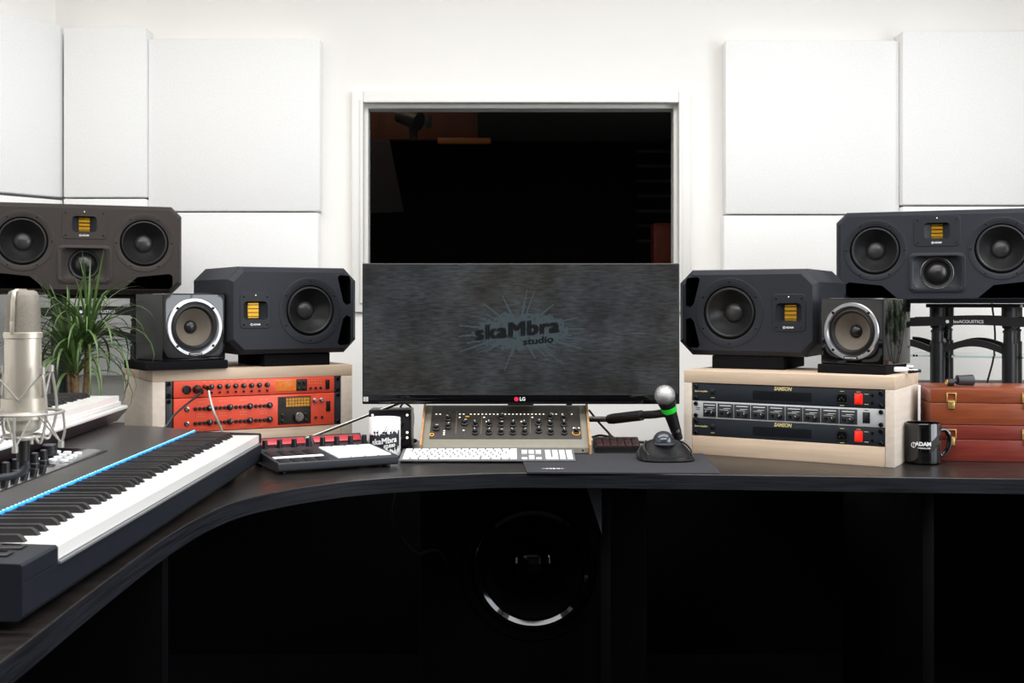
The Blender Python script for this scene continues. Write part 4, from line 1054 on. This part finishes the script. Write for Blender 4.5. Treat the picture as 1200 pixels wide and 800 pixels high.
# ------------------------------------------------------------------ mugs
def mug(label, loc, m, r, h, hrot):
    t = thing('mug', label, 'mug', loc, 0)
    bm = NB(); lathe(bm, [(0, 0), (r*.86, 0), (r*.98, .004), (r, .009), (r, h-.002), (r-.001, h), (r-.003, h-.001), (r-.0035, .008), (0, .006)], (0, 0, 0), 'Z', 56); mk('cup', bm, m, t)
    bm = NB(); c_, s_ = math.cos(hrot), math.sin(hrot)
    tube(bm, [(c_*a, s_*a, z) for a, z in ((r-.002, h*.80), (r+.016, h*.80), (r+.026, h*.62), (r+.024, h*.38), (r+.012, h*.22), (r-.002, h*.18))], .0055, 10); mk('handle', bm, m, t)
    return t
m1 = mug('white mug printed with black splash and white lettering, beside the keyboard', ((449-600)/F*2.89+.003, 2.892, T), 'mugwhite', .0405, .098, R(115))
yaw1 = math.atan2(.318, 2.885)
def crowd(x, z):
    top = .061+.008*noise.noise((x*130, 0, 3))+.008*noise.noise((x*420, 0, 7))+.10*x
    bot = .022+.012*noise.noise((x*110, 5, 0))+.006*noise.noise((x*380, 9, 0))+.02*x
    if bot < z < top: return True
    for a, b in ((-.018, .07), (-.002, .080), (.004, .075), (.016, .086), (.024, .071), (-.026, .066)):
        if abs(x-a-(z-.06)*.35) < .0006 and .05 < z < b: return True
        if (x-a)**2+(z-.064)**2 < .003**2: return True
    return noise.noise((x*260, z*260, 2)) > .5 and .008 < z < .03
cells('splash_print', crowd, -.046, .046, .004, .095, .0011, 'printdark', m1, bend=.0405, yaw=yaw1, off=.0003)
letters('lettering', 'skaMbra', .0195, 'print', m1, (0, 0, .043), bend=.0410, smear=.0008, space=1.05, width=.066, slant=.12, rot=(0, 0, yaw1))
letters('lettering', 'STUDIO', .0095, 'print', m1, (0, 0, .0305), bend=.0410, bold=.0006, width=.03, slant=.12, rot=(0, 0, yaw1+.32))
m2 = mug('glossy black mug with white lettering by the right oak box', ((1082-600)/F*2.772, 2.772, T), 'mugblack', .041, .098, R(8))
yaw2 = -math.atan2(.99, 2.772)
letters('brand_lettering', 'ADAM', .0125, 'print', m2, (0, 0, .050), bend=.041, bold=.0007, rot=(0, 0, yaw2+.0))
letters('lettering', 'PROFESSIONAL AUDIO', .0048, 'print', m2, (0, 0, .0405), bend=.041, bold=.0001, rot=(0, 0, yaw2+.05), width=.028)
bm = NB(); ring(bm, (0, 0, 0), .0058, .0009, 'Y', 24); box(bm, (0, 0, 0), (.0012, .0012, .010)); mk('logo', bm, 'print', m2, (.0418*math.sin(yaw2-.55), -.0418*math.cos(yaw2-.55), .047), (0, 0, yaw2-.55))

# small black device behind the white mug
dv = thing('signal_box', 'small black box with lit lamps standing behind the white mug', 'device', ((457-600)/F*3.06, 3.06, T), 0)
bm = NB(); box(bm, (0, .04, .052), (.113, .08, .098), .003); mk('casing', bm, 'dark', dv)
bm = NB(); box(bm, (0, -.001, .052), (.106, .003, .090), .001); fpn = mk('front_panel', bm, 'printdark', dv)
for x, z in ((.046, .088), (.046, .042), (.046, .028), (-.046, .088)):
    bm = NB(); cyl(bm, (0, 0, 0), (0, -.002, 0), .0034, seg=14); mk('lamp', bm, 'ledwhite', dv, (x, -.002, z))
for x, z in ((.030, .066), (.030, .025)): knob(dv, x, z, .007, .012, 'dark', -.0022)
for x in (-.04, .04):
    bm = NB(); box(bm, (x, .04, .0015), (.02, .06, .003)); mk('foot', bm, 'rubber', dv)
bm = NB(); tube(bm, [px(470, 487, 3.155), px(469, 478, 3.155), px(474, 472, 3.155), px(483, 480, 3.155), px(484, 497, 3.155), px(481, 512, 3.155), px(488, 516, 3.155), px(482, 519, 3.155)], .0028)
tag(mk('cable', bm, 'dark'), 'thin black looped cable beside the small black box', 'cable')
# slanted rod in front of left oak box
a, b = px(345, 519.3, 3.045), px(520, 452, 3.12)
bm = NB(); tube(bm, [a, b], .0042, 12, smooth=False); tag(mk('metal_rod', bm, 'steel'), 'thin metal rod slanting up from the desk to behind the screen', 'rod')

# ------------------------------------------------------------------ handheld microphone on its stand, right of console
hs = thing('desk_microphone_stand', 'low horizontal boom with black grip, right of the console', 'microphone stand', (.30, 3.14, T), 0)
def loc_(p): return p-Vector((.30, 3.14, T))
bm = NB(); lathe(bm, [(0, 0), (.05, 0), (.05, .010), (.012, .018), (.008, .02), (.008, .115), (0, .115)], (-.143, .025, 0), 'Z', 28); mk('base', bm, 'dark', hs)
A_, B_, C_ = px(655, 491, 3.10), px(714, 491, 3.08), px(752, 486.5, 2.98)
bm = NB(); tube(bm, [loc_(px(664, 491, 3.165)), loc_(B_)], .0075, 14, smooth=False); mk('tube', bm, 'steel', hs)
bm = NB(); a, b = loc_(B_), loc_(C_); cyl(bm, a, a+(b-a)*.12, .0125, .014); cyl(bm, a+(b-a)*.12, b, .0140, .0135); mk('grip', bm, 'rubber', hs)
bm = NB(); cyl(bm, b, loc_(px(757, 486, 2.96)), .006); mk('joint', bm, 'steel', hs)
bm = NB(); tube(bm, [loc_(px(756, 486, 2.96)), loc_(px(766, 485.5, 2.93)), loc_(px(779, 484, 2.885)), loc_(px(784, 486, 2.88))], .0105, 14); mk('clip', bm, 'dark', hs)
hm = thing('handheld_microphone', 'handheld microphone with round mesh head and green ring, by the screen', 'microphone', px(793, 512, 2.90), 0)
def hl(p): return p-px(793, 512, 2.90)
h0, h1_ = hl(px(779, 463, 2.87)), hl(px(795, 514, 2.905)); dd = (h1_-h0).normalized()
bm = NB(); bmesh.ops.create_uvsphere(bm, u_segments=32, v_segments=20, radius=.0258); mk('grille', bm, 'micmesh', hm, h0)
bm = NB(); cyl(bm, h0+dd*.020, h0+dd*.032, .0225, .020, 24); mk('collar', bm, 'dark', hm)
bm = NB(); cyl(bm, h0+dd*.032, h0+dd*.046, .0205, .0185, 24); mk('colour_ring', bm, 'green', hm)
bm = NB(); cyl(bm, h0+dd*.046, h1_, .0170, .0115, 24); mk('handle', bm, 'dark', hm)
bm = NB(); cyl(bm, h0+dd*.094, h0+dd*.102, .0138, .0135, 20); mk('silver_band', bm, 'steel', hm)
bm = NB(); P = h1_; tube(bm, [P, P+Vector((.003, .006, -.012)), P+Vector((.01, .03, T-.745-(px(793, 512, 2.90).z-T)+.006-P.z)), P+Vector((.0, .09, -(px(793, 512, 2.90).z-T)+.005-P.z))], .0035); mk('cable', bm, 'dark', hm)

# trackball
tb = thing('trackball', 'black trackball mouse with large grey ball on the desk mat', 'trackball', ((783-600)/F*2.80, 2.748, T+.003), R(4))
n = 40
def tbo(s_, z, yo=0):
    pts = []
    for i in range(n):
        t = 2*PI*i/n; c_, q = math.cos(t), math.sin(t)
        x = math.copysign(abs(c_)**.55, c_)*.069*(1+.04*-q); y = math.copysign(abs(q)**.6, q)*.062
        y -= .010*abs(x/.07)**2*(1 if q < 0 else .3)*-1
        zf = z*(1+.75*(y/.062)) if z > .004 else z
        pts.append((x*s_, .066+y*s_+yo, max(.0005, zf)))
    return pts
bm = NB(); loft(bm, [tbo(.97, 0), tbo(1, .004), tbo(.99, .010), tbo(.90, .018), tbo(.72, .025), tbo(.45, .029)]); tbd = mk('body', bm, 'tbskin', tb, angle=60)
bm = NB(); bmesh.ops.create_uvsphere(bm, u_segments=36, v_segments=24, radius=.0272); mk('ball', bm, 'ball', tb, (0, .092, .040))
bm = NB(); ring(bm, (0, .092, .036), .0285, .0035); mk('scroll_ring', bm, 'darkgrey', tb)
for s_ in (-1, 1):
    bm = NB(); tube(bm, [(s_*.050, .010, .0175), (s_*.056, .035, .026), (s_*.052, .075, .036), (s_*.040, .110, .041)], .0022); mk('button_edge', bm, 'steel' if s_ < 0 else 'dark', tb)

# dark device with red keys behind trackball
dk = thing('small_keypad', 'dark flat keypad with dull red keys behind the trackball', 'keypad', ((722-600)/F*3.02, 2.985, T), 0)
bm = NB(); prism_x(bm, [(0, 0), (0, .012), (.09, .028), (.09, 0)], -.058, .062); mk('body', bm, 'dark', dk)
kk = None
for i in range(6):
    for j in range(4):
        loc = (-.045+i*.019, .012+j*.020, .0138+j*.0036)
        if kk is None: bm = NB(); box(bm, (0, 0, .001), (.0155, .015, .004), .001); kk = mk('key', bm, 'maroon', dk, loc, (R(10), 0, 0))
        else: inst(kk, dk, loc)
for lab, pts, m_ in (('dark red cable curving over the small keypad', [px(714, 509, 3.16), px(722, 514, 3.12), px(735, 519, 3.1), px(750, 518, 3.09), px(762, 520, 3.1)], 'maroon'),
                 ('dark blue cable loop right of the console', [px(694, 512, 3.16), px(704, 510, 3.14), px(718, 513, 3.12), px(722, 518, 3.13), px(706, 517, 3.16)], 'printdark'),
                 ('thin black cable dropping from behind the screen to the keypad', [px(690, 480, 3.17), px(702, 495, 3.17), px(714, 508, 3.17), px(722, 518.5, 3.16)], 'dark')):
    bm = NB(); tube(bm, pts, .003); tag(mk('cable', bm, m_), lab, 'cable')

# ------------------------------------------------------------------ wooden cases at the right
def case(label, z0, m, dx=0):
    t = thing('wooden_case', label, 'wooden box', (1.022+dx, 2.812, z0), R(-6.5))
    w_, d_, h_ = .30, .21, .0885
    bm = NB(); box(bm, (w_/2, d_/2, h_*.30), (w_, d_, h_*.60-.0006), .002); mk('box_base', bm, m, t)
    bm = NB(); box(bm, (w_/2, d_/2, h_*.80), (w_, d_, h_*.40-.0008), .002); mk('lid', bm, m, t)
    for x in (.048, .225):
        bm = NB()
        for sx in (-1, 1): box(bm, (sx*.0105, -.002, .014), (.003, .003, .020), .0006)
        box(bm, (0, -.002, .0235), (.024, .003, .003), .0006); box(bm, (0, -.0015, .004), (.024, .002, .005), .0006)
        box(bm, (0, -.0025, -.006), (.016, .004, .016), .001); box(bm, (0, -.005, .002), (.012, .004, .003), .0006)
        mk('latch', bm, 'brass', t, (x, 0, h_*.60))
    return t
case('dark red mahogany case with brass latches, bottom of the stack', T, 'mahogany')
case('brown wooden case with brass latches, top of the stack', T+.0887, 'brown', .0)
bm = NB(); box(bm, (0, .03, .09), (.006, .05, .180), .001)
tag(mk('booklet', bm, 'paper', None, (1.002, 2.835, T), (0, 0, R(-20))), 'white booklet upright between oak box and wooden cases', 'booklet')
ct = T+.1775
mcp = thing('microphone_clip', 'black microphone clip with brass thread lying on the brown case', 'microphone clip', (px(1110, 449, 2.88).x, 2.88, ct), R(5)); mcp.scale = (.8, .8, .8)
bm = NB(); cyl(bm, (0, 0, .012), (.018, 0, .012), .0115, .012, 20); mk('threaded_base', bm, 'dark', mcp)
bm = NB(); cyl(bm, (-.002, 0, .012), (.0, 0, .012), .008, .008, 20); ring(bm, (-.0015, 0, .012), .007, .002, 'X', 20); mk('brass_thread', bm, 'brass', mcp)
bm = NB(); tube(bm, [(.016, 0, .012), (.026, 0, .016), (.03, 0, .020)], .007, 12); lathe(bm, [(.012, -.02), (.0155, -.02), (.0175, .03), (.014, .03)], (.052, 0, .018), 'X', 24, closed=True); box(bm, (.035, 0, .027), (.012, .014, .014), .003); mk('clip', bm, 'darkgrey', mcp)
# small chrome clip on the right oak box
cl = thing('cable_clip', 'small white and chrome clip lying on right oak box corner', 'clip', px(1052, 437, 2.80).xy.to_3d()+Vector((0, 0, BT)), R(-10))
bm = NB(); cyl(bm, (-.028, 0, .009), (-.012, 0, .009), .009, .009, 18); mk('end_cap', bm, 'dark', cl)
bm = NB(); box(bm, (.006, 0, .011), (.040, .014, .012), .004); box(bm, (.028, 0, .018), (.016, .012, .006), .002, rot=None); mk('body', bm, 'paper', cl)
bm = NB(); cyl(bm, (.024, 0, .008), (.046, .0, .008), .0075, .005, 14); mk('tip', bm, 'steel', cl)
bm = NB(); cyl(bm, (.044, 0, .008), (.054, .0, .008), .004, .004, 12); mk('plug', bm, 'dark', cl)

# ------------------------------------------------------------------ light
def area(name, loc, rot, sx, sy, power, col=(1, 1, 1)):
    l = bpy.data.lights.new(name, 'AREA'); l.shape = 'RECTANGLE'; l.size = sx; l.size_y = sy; l.energy = power; l.color = col
    o = bpy.data.objects.new(name, l); C.objects.link(o); o.location = loc; o.rotation_euler = rot; return o
area('ceiling_light_front', (0, 2.5, 2.60), (0, 0, 0), 3.6, 1.0, 57, (1, .985, .97))
area('ceiling_light_middle', (0, .6, 2.60), (0, 0, 0), 3.4, 1.2, 90, (1, .985, .97))
area('side_fill_light', (2.58, 1.35, 1.6), (0, PI/2, 0), 1.35, 2.05, 50, (.90, .95, 1))  # bluish fill light added in the made-up side window
pl = area('plant_fill_light', (2.15, 2.75, 2.0), (R(25), R(22), 0), .25, .25, 5, (1, .98, .94)); pl.data.spread = R(70)  # fill light added to brighten the plant mirrored in the cube
area('booth_fill_light', (-.8, 5.25, 2.55), (R(25), 0, 0), .4, .4, 1.6, (1, .75, .5))  # fill light added so the dim objects behind the glass show
area('booth_fill_light', (.9, 4.7, 2.5), (R(20), 0, 0), .3, .3, .3, (.9, .85, 1))  # weaker fill light added for the right side behind the glass
w_ = bpy.data.worlds.new('world'); bpy.context.scene.world = w_; w_.use_nodes = True
w_.node_tree.nodes['Background'].inputs[0].default_value = (.75, .85, 1, 1); w_.node_tree.nodes['Background'].inputs[1].default_value = 1.0
vs = bpy.context.scene.view_settings
vs.view_transform = 'Standard'; vs.look = 'None'; vs.gamma = 1; vs.use_curve_mapping = False; vs.exposure = 0.0
